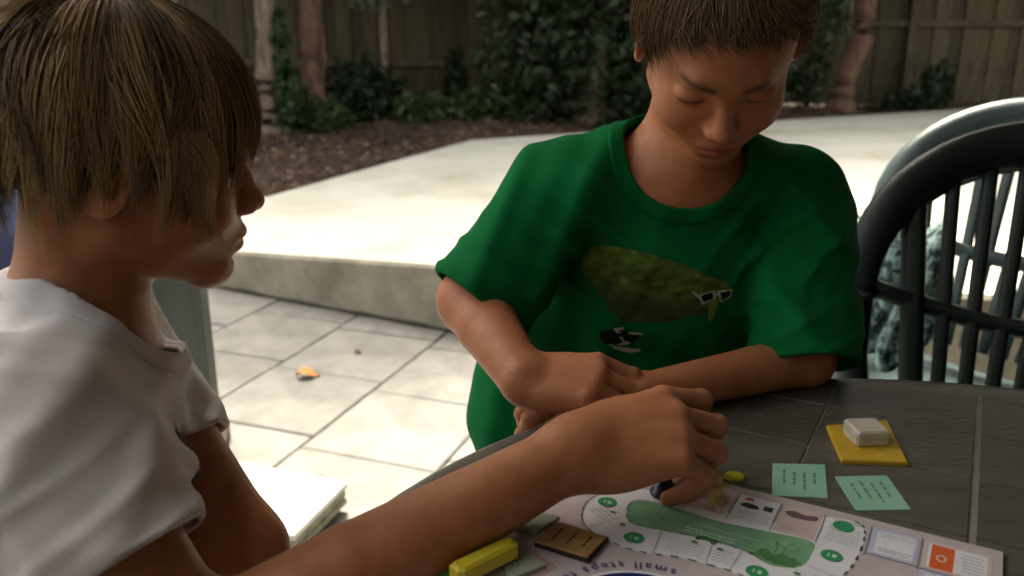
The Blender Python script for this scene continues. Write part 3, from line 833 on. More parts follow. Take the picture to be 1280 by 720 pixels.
# ================================================================== CHAIRS
def chair(loc, rz, m, label, group=None, tilt=0.0):
    """resin garden chair: arched back with fanned slats, seat, arms, legs; faces local -Y"""
    c = empty('garden_chair', loc, rz); c.scale = (1, 1, .965)
    def bk(x, z):                      # point on the reclined, slightly dished back
        h = z - .42
        return Vector((x, .19 + h * .30 - .10 * (x / .27) ** 2 * (.35 + .65 * (h / .5)) , z))
    arch = []
    for i in range(25):
        a = math.pi * i / 24
        x = -.265 * math.cos(a); z = .655 + .27 * math.sin(a) ** .75
        arch.append(bk(x, z))
    arch = [bk(-.235, .44), bk(-.258, .55)] + arch + [bk(.258, .55), bk(.235, .44)]
    b = MB(); n = len(arch)
    b.tube(arch, [.025 + .020 * math.sin(math.pi * i / (n - 1)) for i in range(n)], 10, flat=.55, up=(0, 1, .2))
    b.build('back_frame', m, c, True)
    b = MB(); low = [bk(-.255 + .51 * i / 12, .625 + .05 * abs(i / 6 - 1) ** 2) for i in range(13)]
    b.tube(low, .018, 8, flat=.6, up=(0, 1, .2)); b.build('back_rail', m, c, True)
    for i in range(9):
        u = (i - 4) / 4
        xt = u * .205; zt = .655 + .27 * (1 - min(1, abs(xt / .265)) ** 2) ** .375 - .005
        b = MB(); pts = [bk(u * (.150 + .055 * k / 7), .43 + (zt - .43) * k / 7) + Vector((0, -.004, 0)) for k in range(8)]
        w = .021 if abs(u) > .9 else .0125
        b.tube(pts, w, 8, flat=.4, up=(0, 1, .2)); b.build('slat', m, c, True)
    v = []; f = []
    for i in range(13):
        for j in range(13):
            x = -.235 + .47 * i / 12; y = -.24 + .46 * j / 12
            v.append((x, y, .425 - .02 * (1 - (x / .235) ** 2) - .03 * max(0, (j - 6) / 6) + (-.02 * max(0, (2 - j) / 2))))
    for i in range(12):
        for j in range(12): f.append((i * 13 + j, (i + 1) * 13 + j, (i + 1) * 13 + j + 1, i * 13 + j + 1))
    so = MB().add(v, f).build('seat', m, c, True)
    md = so.modifiers.new('thick', 'SOLIDIFY'); md.thickness = .012
    for s in (-1, 1):
        b = MB(); b.tube([bk(s * .25, .66), (s * .285, .10, .665), (s * .29, -.10, .66), (s * .28, -.21, .635), (s * .262, -.25, .58), (s * .25, -.245, .45)], [.022, .027, .030, .028, .022, .02], 10, flat=.5)
        b.build('arm', m, c, True)
        b = MB(); b.tube([(s * .225, -.225, .43), (s * .25, -.26, 0)], [.028, .02], 8); b.build('leg', m, c, True)
        b = MB(); b.tube([(s * .215, .2, .44), (s * .24, .30, 0)], [.028, .02], 8); b.build('leg', m, c, True)
    tag(c, label, 'chair', group)
    return c
M_chdark = mat('resin_dark_green', (0.004, 0.009, 0.008), 0.42, (0.007, 0.014, 0.012), 10, 0.08, 200, spec=.3)
M_chteal = mat('resin_faded_green', (0.022, 0.042, 0.043), 0.42, (0.040, 0.066, 0.067), 8, 0.05, 200, rand=.05)
chair((0.70, 1.13, 0.015), math.radians(-34), M_chdark, 'dark green resin chair with slatted arched back beside the table')
chair((0.84, 1.60, 0.015), math.radians(-50), M_chteal, 'faded blue green resin chair behind the dark chair')
st = empty('stool', (0.165, 1.10, 0.0))
b = MB(); b.prism(ellipse((0, 0), .17, .17, 40), .385, .42, bev=.006); b.build('seat', M_chdark, st, True)
for k in range(4):
    c_, s_ = math.cos(.785 + k * 1.571), math.sin(.785 + k * 1.571)
    b = MB(); b.tube([(.11 * c_, .11 * s_, .39), (.17 * c_, .17 * s_, 0)], [.02, .016], 8); b.build('leg', M_chdark, st, True)
tag(st, 'dark round stool under the boy in the green shirt', 'stool')
chair((-0.47, 0.56, 0.0), math.radians(110), M_chdark, 'dark green resin chair the boy in the white shirt sits on')

# patterned towel slung over the arm of the dark chair
M_towel = mat('towel_teal_pattern', (0.015, 0.055, 0.055), 0.95, (0.42, 0.66, 0.64), 38, 0.8, 300, contrast=(.44, .55), sheen=.2)
nx, ny = 44, 60
v = []
for i in range(nx):
    for j in range(ny):
        u = i / (nx - 1); w = j / (ny - 1) * 2 - 1
        hang = abs(w)
        y = (u - .5) * .26 + .02 * math.sin(w * 6 + u * 3)
        x = math.copysign(.042 * min(1, hang * 6) + .05 * hang + .016 * math.sin(u * 19 + w * 2) * hang + .012 * math.sin(u * 37) * hang, w)
        z = -.29 * max(0, hang - .1) * (1 + .12 * math.sin(u * 7)) + .012 * math.cos(u * 21)
        v.append((x, y, z))
f = [(i * ny + j, (i + 1) * ny + j, (i + 1) * ny + j + 1, i * ny + j + 1) for i in range(nx - 1) for j in range(ny - 1)]
tw = MB().add(v, f).build('patterned_towel', M_towel, None, True)
md = tw.modifiers.new('thick', 'SOLIDIFY'); md.thickness = .006
tw.location = (0.70, 1.60, 0.735); tw.scale = (.8, .75, .85); tw.rotation_euler = (0, 0, math.radians(50))
tag(tw, 'teal and white patterned towel hanging on the chairs', 'towel')

# blue jacket hung over a chair back behind the boy in white
M_jkt = mat('blue_cloth', (0.10, 0.13, 0.30), 0.9, (0.20, 0.24, 0.44), 14, 0.4, 300, sheen=.2)
v = []; nx, ny = 40, 50
for i in range(nx):
    for j in range(ny):
        u = i / (nx - 1); w = j / (ny - 1) * 2 - 1; hang = abs(w)
        x = (u - .5) * .36
        y = math.copysign(.03 * min(1, hang * 6) + .03 * hang + .018 * math.sin(u * 24 + w * 2.5) * hang, w)
        v.append((x, y, -.34 * max(0, hang - .08) + .010 * math.sin(u * 15) - .03 * (2 * u - 1) ** 2))
f = [(i * ny + j, (i + 1) * ny + j, (i + 1) * ny + j + 1, i * ny + j + 1) for i in range(nx - 1) for j in range(ny - 1)]
jk = MB().add(v, f).build('blue_cloth', M_jkt, None, True)
md = jk.modifiers.new('thick', 'SOLIDIFY'); md.thickness = .004
jk.location = (-0.86, 1.355, 0.945); jk.rotation_euler = (0, 0, 0)
tag(jk, 'blue cloth jacket hung over a chair back behind the boy in white', 'jacket')
chair((-0.86, 1.05, 0.0), 0.0, M_chteal, 'faded green resin chair under the blue jacket')
# ================================================================== SDF MODELLER (bodies and clothes as continuous surfaces)
f32 = np.float32
A3 = lambda p: np.array(p, f32)
def cone(a, b, ra, rb, k=.012): return ('c', A3(a), A3(b), f32(ra), f32(rb), f32(k))
def ell(c, r, Rm=None, k=.015): return ('e', A3(c), A3(r), None if Rm is None else np.array(Rm, f32), f32(k))
def cut(p, k): return ('-', p, f32(k))           # smooth subtraction of a shape
def d_prim(p, P):
    if p[0] == 'c':
        _, a, b, ra, rb, k = p
        ba = b - a; pa = P - a
        t = np.clip((pa @ ba) / max(float(ba @ ba), 1e-9), 0, 1)
        q = pa - t[:, None] * ba
        return np.sqrt(np.einsum('ij,ij->i', q, q)) - (ra + (rb - ra) * t)
    _, c, r, Rm, k = p
    q = P - c
    if Rm is not None: q = q @ Rm                # columns of Rm are the local axes
    u = q / r; w = q / (r * r)
    k0 = np.sqrt(np.einsum('ij,ij->i', u, u)); k1 = np.sqrt(np.einsum('ij,ij->i', w, w)) + 1e-9
    return k0 * (k0 - 1) / k1
def smin(a, b, k):
    h = np.clip(.5 + .5 * (b - a) / k, 0, 1)
    return b + (a - b) * h - k * h * (1 - h)
def smax(a, b, k): return -smin(-a, -b, k)
def d_group(prims, P):
    d = None
    for p in prims:
        if p[0] == '-':
            d = smax(d, -d_prim(p[1], P), p[2]); continue
        q = d_prim(p, P)
        d = q if d is None else smin(d, q, p[-1])
    return d
_bound = {}
def bound(prims):
    key_ = id(prims)
    if key_ not in _bound:
        sp = []
        for p in prims:
            if p[0] == 'c': sp += [(p[1], float(p[3])), (p[2], float(p[4]))]
            elif p[0] == 'e': sp.append((p[1], float(p[2].max())))
        c = np.mean([q[0] for q in sp], 0)
        _bound[key_] = (c.astype(f32), f32(max(np.linalg.norm(q[0] - c) + q[1] for q in sp) + .01), prims)
    return _bound[key_]
def d_groups(groups, P):
    d = None
    for prims, k in groups:
        c, r, _ = bound(prims)
        dv = P - c
        q = np.sqrt(np.einsum('ij,ij->i', dv, dv)) - r
        near = q < .06
        if near.any():
            q[near] = d_group(prims, P[near])
        d = q if d is None else smin(d, q, f32(k))
    return d

OFF8 = np.array([(i, j, k) for i in (0, 1) for j in (0, 1) for k in (0, 1)], np.int64)
def polygonise(fn, lo, hi, h, levels=4, slack=1.35):
    """sparse surface nets: octree descent to the cells near the surface, then dual contouring of the sign changes"""
    lo = np.array(lo, float); hi = np.array(hi, float)
    H = h * 2 ** levels
    nn = np.ceil((hi - lo) / H).astype(int) + 1
    I = np.stack(np.meshgrid(*[np.arange(m) for m in nn], indexing='ij'), -1).reshape(-1, 3).astype(np.int64)
    for lv in range(levels, -1, -1):
        s = h * 2 ** lv
        c = (lo + (I + .5) * s).astype(f32)
        d = np.concatenate([fn(c[i:i + 60000]) for i in range(0, len(c), 60000)])
        I = I[np.abs(d) < s * .87 * slack + .002 * (lv > 0)]
        if lv > 0: I = (I[:, None, :] * 2 + OFF8[None]).reshape(-1, 3)
    B = 1 << 20
    key = lambda a: (a[..., 0] * B + a[..., 1]) * B + a[..., 2]
    cor = I[:, None, :] + OFF8[None]
    ck = key(cor).ravel()
    uk, inv = np.unique(ck, return_inverse=True)
    up = np.stack([uk // (B * B), (uk // B) % B, uk % B], 1)
    pts = (lo + up * h).astype(f32)
    D = np.concatenate([fn(pts[i:i + 60000]) for i in range(0, len(pts), 60000)])
    D[D == 0] = 1e-7
    dc = D[inv].reshape(-1, 8)
    neg = dc < 0
    act = neg.any(1) & ~neg.all(1)
    I, dc = I[act], dc[act]
    E = [(a, b) for a in range(8) for b in range(a + 1, 8) if bin(a ^ b).count('1') == 1]
    acc = np.zeros((len(I), 3)); cnt = np.zeros(len(I))
    for a, b in E:
        m = (dc[:, a] < 0) != (dc[:, b] < 0)
        t = dc[m, a] / (dc[m, a] - dc[m, b])
        acc[m] += OFF8[a] + (OFF8[b] - OFF8[a]) * t[:, None]; cnt[m] += 1
    V = lo + (I + acc / cnt[:, None]) * h
    kI = key(I); order = np.argsort(kI); sk = kI[order]
    def find(q):
        kq = key(q); i = np.searchsorted(sk, kq); i = np.minimum(i, len(sk) - 1)
        return np.where(sk[i] == kq, order[i], -1)
    quads = []
    for ax in range(3):
        b = 4 >> ax
        m = (dc[:, 0] < 0) != (dc[:, b] < 0)
        J = I[m]; sgn = dc[m, 0] < 0
        e1 = np.zeros(3, np.int64); e2 = np.zeros(3, np.int64); e1[(ax + 1) % 3] = 1; e2[(ax + 2) % 3] = 1
        q = np.stack([find(J), find(J - e1), find(J - e1 - e2), find(J - e2)], 1)
        ok = (q >= 0).all(1); q = q[ok]; sg = sgn[ok]
        q[~sg] = q[~sg][:, ::-1]
        quads.append(q)
    Q = np.concatenate(quads)
    # one projection step onto the true surface
    e = f32(h * .4); Vf = V.astype(f32)
    g = np.stack([fn(Vf + A3(x)) - fn(Vf - A3(x)) for x in ((e, 0, 0), (0, e, 0), (0, 0, e))], 1) / (2 * e)
    d0 = fn(Vf); st = d0[:, None] * g / np.maximum((g * g).sum(1, keepdims=True), .3)
    ln = np.linalg.norm(st, axis=1, keepdims=True)
    V = V - st * np.minimum(1, .6 * h / np.maximum(ln, 1e-9))
    return V, Q

def frame(fwd, up):
    x = np.array(fwd, float); x /= np.linalg.norm(x)
    z = np.array(up, float); z -= x * (z @ x); z /= np.linalg.norm(z)
    y = np.cross(z, x)
    return np.stack([x, y, z], 1)                # columns: forward, left, up
def rotm(axis, deg):
    return np.array(Matrix.Rotation(math.radians(deg), 3, axis))

# ------------------------------------------------------------------ heads and hands
def head_prims(c, Rm, s=1.0, nose=1.0, lidz=0.0):
    c = np.array(c, float)
    W = lambda x, y, z: c + Rm @ (np.array([x, y, z]) * s)
    Ee = lambda p, r, k, L=None: ell(W(*p), np.array(r) * s, Rm if L is None else Rm @ L, k)
    Cc = lambda a, b, ra, rb, k: cone(W(*a), W(*b), ra * s, rb * s, k)
    P = [Ee((-.014, 0, .030), (.090, .072, .073), .02), Ee((.022, 0, -.025), (.054, .057, .066), .03)]
    for y in (-1, 1):
        P += [Cc((-.006, y * .046, -.050), (.056, y * .013, -.086), .020, .015, .02), Ee((.047, y * .034, -.036), (.028, .024, .026), .022)]
    P += [Ee((.064, 0, -.089), (.016, .017, .014), .016), Ee((.060, 0, -.058), (.026, .030, .024), .018)]
    P += [Cc((.0705, -.022, .018), (.0705, .022, .018), .010, .010, .022)]
    P += [cut(Ee((.097, y * .031, -.001), (.023, .019, .013), 0), .013) for y in (-1, 1)]
    P += [Cc((.076, 0, .008), (.088, 0, -.027), .0065, .0085, .010), Ee((.0915, 0, -.031), (.0100 * nose, .0095, .0085), .007)]
    for y in (-1, 1):
        P += [Ee((.0850, y * .0105, -.0345), (.0095, .0062, .0066), .006)]
        P += [Ee((.0645, y * .031, -.003), (.0125, .0150, .0092), .004)]
        P += [cut(Ee((.091, y * .0052, -.0412), (.006, .0030, .0028), 0), .002)]
    P += [Ee((.0812, 0, -.0562), (.0080, .0170, .0046), .006), Ee((.0790, 0, -.0668), (.0082, .0145, .0054), .005)]
    P += [cut(Cc((.0895, 0, -.0607), (.0830, .018, -.0645), .0016, .0014, 0), .003), cut(Cc((.0895, 0, -.0607), (.0830, -.018, -.0645), .0016, .0014, 0), .003), cut(Ee((.080, 0, -.0775), (.006, .012, .0035), 0), .006)]
    for y in (-1, 1):
        L = rotm('Z', y * 18) @ rotm('Y', 12)
        P += [Ee((-.012, y * .074, -.010), (.0185, .0065, .029), .004, L), cut(Ee((-.006, y * .081, -.006), (.010, .005, .017), 0), .004)]
    return P, W

def head_tint(V, c, Rm, s=1.0):
    """r: lips  g: brows and lashes  b: blush"""
    q = (V - c) @ Rm / s
    x, y, z = q[:, 0], q[:, 1], q[:, 2]
    g = lambda v, m, w: np.exp(-((v - m) / w) ** 2)
    front = np.clip((x - .055) / .012, 0, 1)
    lipz = np.abs(z + .0615 + 9 * y * y)
    lips = np.clip(1.5 - (np.abs(y) / .018) ** 2 - (lipz / .0080) ** 2, 0, .7) * np.clip((x - .070) / .006, 0, 1)
    ay = np.abs(y)
    brow = g(z, .0195 - 14 * (ay - .030) ** 2, .0042) * np.clip((ay - .010) / .004, 0, 1) * np.clip((.050 - ay) / .010, 0, 1) * front * .95
    lash = g(z, -.0065 + 9 * (ay - .031) ** 2, .0024) * np.clip(1.2 - ((ay - .031) / .0155) ** 2, 0, 1) * front  # lashes, drawn thicker to paint in some eye-socket shade
    blush = g(ay, .036, .018) * g(z, -.033, .018) * front * .45 + g(ay, 0, .012) * g(z, -.032, .010) * front * .4
    return np.stack([lips, np.clip(brow + lash, 0, 1), np.clip(blush, 0, 1)], 1)

def hand_groups(wrist, Rm, thumb_side, fing, thumb, s=1.0, spread=1.0, palm_t=1.0):
    """Rm columns: along the hand, towards the left, back of the hand. thumb_side +1: thumb at +y. fing: bends per finger, index first"""
    wrist = np.array(wrist, float)
    W = lambda p: wrist + Rm @ (np.array(p, float) * s)
    ys = [.0255, .0085, -.0085, -.0245]; ln = [.0365, .0410, .0380, .0295]; kx = [.073, .076, .072, .066]
    palm = []
    for i in range(4):
        y = ys[i] * thumb_side
        palm.append(cone(W((.0, y * .55, 0)), W((kx[i] - .004, y, .0015 - .002 * abs(i - 1.3))), .0125 * s * palm_t, .0098 * s, .012))
    palm.append(ell(W((.036, 0, -.006)), np.array((.040, .029, .0105)) * s * palm_t, Rm, .012))
    palm.append(cone(W((.008, .016 * thumb_side, -.008)), W((.036, .027 * thumb_side, -.012)), .014 * s, .012 * s, .014))
    palm.append(ell(W((.022, -.019 * thumb_side, -.008)), np.array((.024, .011, .011)) * s, Rm, .012))
    G = [(palm, .004)]
    for i in range(4):
        y = ys[i] * thumb_side
        p = np.array([kx[i] - .004, y, 0.0]); ang = 0.0
        splay = math.radians(fing[i][3]) * thumb_side * spread
        seg = []; r = .0088 if i < 3 else .0078
        rad = [r * .98, r * .90, r * .84, r * .68]
        for j in range(3):
            ang += math.radians(fing[i][j])
            L = ln[i] * (1, .66, .52)[j]
            d = np.array([math.cos(ang) * math.cos(splay), math.cos(ang) * math.sin(splay), -math.sin(ang)])
            q = p + d * L
            seg.append(cone(W(p), W(q), rad[j] * s, rad[j + 1] * s, .003))
            if j > 0: seg.append(ell(W(p), np.array([rad[j] * 1.08] * 3) * s, None, .002))
            p = q
        G.append((seg, .0032))
    p = np.array([.026, .026 * thumb_side, -.010])
    seg = []
    for (dx, dy, dz), r0, r1 in zip(thumb, (.0115, .0100, .0090), (.0100, .0090, .0070)):
        q = p + np.array([dx, dy * thumb_side, dz])
        seg.append(cone(W(p), W(q), r0 * s, r1 * s, .004)); p = q
    G.append((seg, .006))
    return G

def fnoise(P, s, seed=0):
    """cheap smooth noise in -1..1"""
    a = np.array([[1.0, .37, -.21], [-.31, 1.13, .43], [.27, -.55, .94], [.71, .69, -.58]], f32) * f32(s)
    ph = np.array([.3, 1.7, 2.9, 4.1], f32) + f32(seed * 1.37)
    q = P @ a.T + ph
    w = np.sin(q); w2 = np.sin(q[:, [1, 2, 3, 0]] * f32(1.31) + 1.2 * w)
    return (w * w2).sum(1) * f32(.4)
def folds(P, direction, wl, amp, seed, warp=1.0, sharp=1.6):
    """ridged folds running across 'direction'"""
    d = np.array(direction, f32); d /= np.linalg.norm(d)
    ph = (P @ d) * f32(2 * math.pi / wl) + f32(warp) * 1.8 * fnoise(P, 14, seed) + f32(seed)
    r = f32(.5) + f32(.5) * np.cos(ph)
    return (r ** f32(sharp) - f32(.4)) * f32(amp) * (f32(.6) + f32(.5) * fnoise(P, 9, seed + 3))

# ------------------------------------------------------------------ hair
def tubes_np(S, R, n=3):
    """S [N,K,3] strand points, R [N,K] radii -> V, quads"""
    N, K, _ = S.shape
    T = np.empty_like(S); T[:, 1:-1] = S[:, 2:] - S[:, :-2]; T[:, 0] = S[:, 1] - S[:, 0]; T[:, -1] = S[:, -1] - S[:, -2]
    T /= np.linalg.norm(T, axis=2, keepdims=True) + 1e-9
    ref = np.broadcast_to(np.array([.31, .52, .79]), T.shape)
    a = np.cross(T, ref); a /= np.linalg.norm(a, axis=2, keepdims=True) + 1e-9
    b = np.cross(T, a)
    an = 2 * np.pi * np.arange(n) / n
    V = S[:, :, None] + R[:, :, None, None] * (a[:, :, None] * np.cos(an)[:, None] + b[:, :, None] * np.sin(an)[:, None])
    base = (np.arange(N)[:, None, None] * K + np.arange(K - 1)[None, :, None]) * n
    k = np.arange(n)[None, None]; k2 = (k + 1) % n
    Q = np.stack([base + k, base + k2, base + n + k2, base + n + k], -1).reshape(-1, 4)
    return V.reshape(-1, 3), Q
# ================================================================== BOYS
def skinmat(n, c1, c2):
    m = mat(n, c1, 0.54, c2, 60, 0.12, 520, spec=0.40, sss=0.12)
    return attr_mix(m, 'tint', [(0.36, 0.10, 0.075), (0.035, 0.020, 0.012), (0.50, 0.17, 0.10)])
M_skinA = skinmat('skin_tan', (0.34, 0.130, 0.050), (0.42, 0.172, 0.074))
M_skinB = skinmat('skin_light_tan', (0.37, 0.142, 0.060), (0.45, 0.188, 0.088))
def cloth(n, c1, c2, scale=8):
    return mat(n, c1, 0.9, c2, scale, 0.10, 1100, spec=.12)
M_shirtW = cloth('white_cotton', (0.60, 0.575, 0.59), (0.70, 0.675, 0.69))
M_shirtG = cloth('green_cotton', (0.001, 0.108, 0.026), (0.002, 0.138, 0.036))
M_short = cloth('navy_cotton', (0.02, 0.025, 0.05), (0.03, 0.036, 0.065))
M_hair = mat('hair', (1, 1, 1), 0.50, spec=.35)
attr_color(M_hair, 'strand')
V3 = lambda *p: np.array(p, float)
def unit(v): v = np.array(v, float); return v / np.linalg.norm(v)

def torso_prims(neck, chest, belly, pelvis, left, r_ch, r_be, r_pe, fw):
    Rm = lambda upv: np.stack([unit(np.cross(left, upv)) if False else unit(fw - unit(upv) * (fw @ unit(upv))), unit(left), unit(upv)], 1)
    return [ell(chest, r_ch, Rm(neck - belly), .03), ell(belly, r_be, Rm(chest - pelvis), .05), ell(pelvis, r_pe, Rm(V3(0, 0, 1)), .05)]

def build_body(root, groups, lo, hi, h, m, headc, headR, s, nails=()):
    fn = lambda P: d_groups(groups, P)
    V, Q = polygonise(fn, lo, hi, h)
    me = np_mesh('body', V, Q)
    t = head_tint(np.array([v.co for v in me.vertices]) if False else V[:len(me.vertices)], headc, headR, s)
    far = np.linalg.norm(V - headc, axis=1) > .14
    t[far] = 0
    # redder skin over the knuckles and elbows, and a slow blotchy flush
    for c_, r_ in nails:
        t[:, 2] = np.maximum(t[:, 2], .55 * np.exp(-(np.linalg.norm(V - c_, axis=1) / r_) ** 2))
    t[:, 2] = np.clip(t[:, 2] + .22 * np.clip(fnoise(V.astype(f32), 55, 3), 0, 1) + .15 * np.clip(fnoise(V.astype(f32), 160, 5), 0, 1), 0, 1)
    set_attr(me, 'tint', t)
    return link('body', me, m, root, True)

def build_cloth(name, root, fn, lo, hi, h, m):
    V, Q = polygonise(fn, lo, hi, h)
    return link(name, np_mesh(name, V, Q), m, root, True)

def hair_object(root, c, Rm, s, S, R, cols, name='hair'):
    """S strands in head space"""
    V, Q = tubes_np(S, R, 3)
    V = c + (V * s) @ Rm.T
    me = np_mesh(name, V, Q)
    set_attr(me, 'strand', np.repeat(cols, S.shape[1] * 3, axis=0))
    return link(name, me, M_hair, root, True)

# ------------------------------------------------------------------ boy in the white shirt (sits at the left, reaches across the board)
A = empty('person', (-0.47, 0.57, 0.0))
yawA = math.radians(20); pitA = math.radians(9)
fwdA = V3(math.cos(yawA) * math.cos(pitA), math.sin(yawA) * math.cos(pitA), -math.sin(pitA))
RA = frame(fwdA, (0.02, -0.02, 1))
hA = V3(-0.296, 0.684, 1.003); sA = 1.02
hpA, WA = head_prims(hA, RA, sA)
neckA = V3(-0.340, 0.650, 0.866)
shRA, elRA, wrRA = V3(-0.318, 0.535, 0.835), V3(-0.208, 0.474, 0.702), V3(0.050, 0.600, 0.788)
shLA, elLA, wrLA = V3(-0.382, 0.748, 0.834), V3(-0.236, 0.670, 0.655), V3(-0.145, 0.520, 0.560)
fwA = unit(V3(.92, .38, -.05)); lfA = unit(V3(-.30, .92, 0))
chA, beA, peA = V3(-0.365, 0.640, 0.745), V3(-0.425, 0.615, 0.600), V3(-0.465, 0.590, 0.490)
torA = torso_prims(neckA, chA, beA, peA, lfA, (.085, .125, .13), (.08, .11, .12), (.10, .13, .09), fwA)
legsA = []
for sgn, kn, ft in ((1, V3(-.14, .62, .46), V3(-.13, .60, .07)), (-1, V3(-.16, .42, .46), V3(-.17, .40, .07))):
    hip = peA + lfA * .07 * sgn
    legsA += [cone(hip, kn, .07, .05, .03), cone(kn, ft, .047, .032, .02), cone(ft, ft + V3(.14, .02, -.03), .032, .024, .02)]
bodyA = [
    (hpA + [cone(WA(-.028, 0, -.045), neckA + V3(.0, 0, .01), .047, .047, .022), cone(neckA + V3(.0, 0, .01), neckA + V3(-.02, 0, -.05), .050, .07, .02)], .02),
    (torA + [cone(neckA + V3(-.01, 0, -.03), shRA, .05, .046, .03), cone(neckA + V3(-.01, 0, -.03), shLA, .05, .046, .03)] + legsA, .03),
    ([cone(shRA, shRA * .45 + elRA * .55, .046, .041, .02), cone(shRA * .45 + elRA * .55, elRA, .041, .037, .003), cone(elRA, elRA * .62 + wrRA * .38, .036, .0345, .02), cone(elRA * .62 + wrRA * .38, wrRA, .0345, .0245, .003)], .02),
    ([cone(shLA, shLA * .45 + elLA * .55, .046, .041, .02), cone(shLA * .45 + elLA * .55, elLA, .041, .036, .003), cone(elLA, wrLA, .035, .024, .02)], .02),
]
# right hand: back of the hand to the camera, fingers bent down on the piece
hdir = unit(V3(.080, .016, .012))
RhA = frame(hdir, unit(V3(-.10, -.50, .86)))
gR = hand_groups(wrRA, RhA, 1, [(30, 58, 34, 6), (36, 64, 34, 2), (42, 68, 34, -3), (50, 68, 34, -9)],
                 [(.030, .010, -.018), (.026, -.006, -.020), (.018, -.006, -.014)], 1.14)
gR[0][0].insert(0, cone(wrRA - hdir * .01, wrRA + hdir * .012, .0235, .021, .012))
RhL = frame(unit(V3(.10, -.2, -.05)), V3(0, 0, 1))
gL = hand_groups(wrLA, RhL, -1, [(20, 30, 20, 4), (22, 34, 20, 1), (24, 34, 20, -2), (26, 36, 20, -6)], [(.028, .014, -.006), (.024, .004, -.006), (.018, .0, -.004)], 1.05)
bodyA += [(g[0], g[1] if i else .012) for i, g in enumerate(gR)] + [(g[0], g[1] if i else .012) for i, g in enumerate(gL)]
build_body(A, bodyA, (-.68, .30, .0), (.20, .90, 1.16), .0026, M_skinA, hA, RA, sA, [(np.array(g[0][0][1], float), .010) for g in gR[1:5]] + [(np.array(g[0][1][1], float), .009) for g in gR[1:5]] + [(elRA, .04), (elLA, .04)])
tag(A, 'boy in a white t-shirt with a blond bob reaching over the board', 'person')

# white t-shirt
hemRA = shRA + (elRA - shRA) * .60
hemLA = shLA + (elLA - shLA) * .58
def shirt_outer_A(P):
    d = d_group([ell(chA + V3(.01, 0, .01), (.098, .145, .145), np.stack([fwA, lfA, V3(0, 0, 1)], 1), .03),
                 ell(beA, (.105, .138, .13), np.stack([fwA, lfA, V3(0, 0, 1)], 1), .05), cone(beA, peA + V3(0, 0, -.03), .118, .13, .05),
                 cone(neckA + V3(-.012, 0, -.012), shRA + V3(.0, .01, .005), .060, .056, .035), cone(neckA + V3(-.012, 0, -.012), shLA + V3(0, -.01, .005), .060, .056, .035)], P)
    d = smin(d, d_prim(cone(shRA, hemRA + (elRA - shRA) * .12, .060, .068), P), f32(.03))
    d = smin(d, d_prim(cone(shLA, hemLA + (elLA - shLA) * .12, .054, .056), P), f32(.03))
    ax = unit(elRA - shRA)
    dsh = np.linalg.norm(P - A3(shRA + V3(-.02, .02, -.06)), axis=1)
    fo = folds(P, ax + V3(.2, .5, .1), .055, .020, 1, 1.0, 2.5) * np.exp(-(dsh / .14) ** 2)
    fo += folds(P, V3(.25, .8, .7), .085, .017, 4, .9, 2.4)
    fo += folds(P, V3(.9, -.2, .5), .090, .012, 8, 1.1, 2.4)
    fo += folds(P, ax + V3(.0, .25, .15), .036, .0095, 11, 1.3, 3.5) * np.exp(-(np.linalg.norm(P - A3(hemRA), axis=1) / .10) ** 2)
    fo += folds(P, V3(.3, .5, .8), .036, .0085, 15, 1.3, 3.5) * np.exp(-(np.linalg.norm(P - A3(neckA + V3(.02, -.06, -.05)), axis=1) / .09) ** 2)
    return (d - fo) * f32(.62)
def shirtA(P):
    d = shirt_outer_A(P)
    sh = np.maximum(d, -(d + f32(.0045)))
    nk = d_group([cone(neckA + V3(-.008, 0, -.005), neckA + V3(.055, .012, .045), .054, .062, .02), cone(neckA + V3(.015, .005, .002), neckA + V3(.06, .015, .04), .045, .055, .02)], P)
    sh = smax(sh, -nk, f32(.003))
    for hem, el_, sh_ in ((hemRA, elRA, shRA), (hemLA, elLA, shLA)):
        ax = unit(el_ - sh_)
        pl = (P - A3(hem)) @ A3(ax)
        near = np.linalg.norm(P - A3(hem), axis=1) - .12
        sh = np.maximum(sh, -np.maximum(-pl, near))
    sh = np.maximum(sh, f32(peA[2] - .07) - P[:, 2])
    return sh
TA = build_cloth('t_shirt', A, shirtA, (-.68, .36, .38), (-.08, .90, .97), .0030, M_shirtW)
_v = np.empty(len(TA.data.vertices) * 3, f32); TA.data.vertices.foreach_get('co', _v); _v = _v.reshape(-1, 3)
_q = (_v - A3((-.244, .600, .783))) / A3((.025, .020, .026)); _k = np.linalg.norm(_q, axis=1) + .15 * np.sin(_v[:, 2] * 260) * np.sin(_v[:, 1] * 300)
_y = np.linalg.norm((_v - A3((-.243, .597, .780))) / A3((.02, .006, .009)), axis=1)
set_attr(TA.data, 'print', np.stack([np.clip((1 - _k) * 5, 0, 1), np.clip((1 - _y) * 4, 0, 1), 0 * _k], 1))
attr_mix(M_shirtW, 'print', [(.012, .014, .02), (.55, .36, .04), None])
# neckband: a ribbed ring standing just proud of the neck opening
def shortsA(P):
    d = d_group([ell(peA, (.118, .15, .10), np.stack([fwA, lfA, V3(0, 0, 1)], 1), .03)] + [cone(peA + lfA * .07 * s, kn * .8 + (peA + lfA * .07 * s) * .2, .088, .075, .03) for s, kn in ((1, V3(-.14, .62, .46)), (-1, V3(-.16, .42, .46)))], P)
    return d - folds(P, V3(1, .3, 0), .05, .006, 5)
build_cloth('shorts', A, shortsA, (-.68, .25, .30), (-.05, .85, .62), .006, M_short)

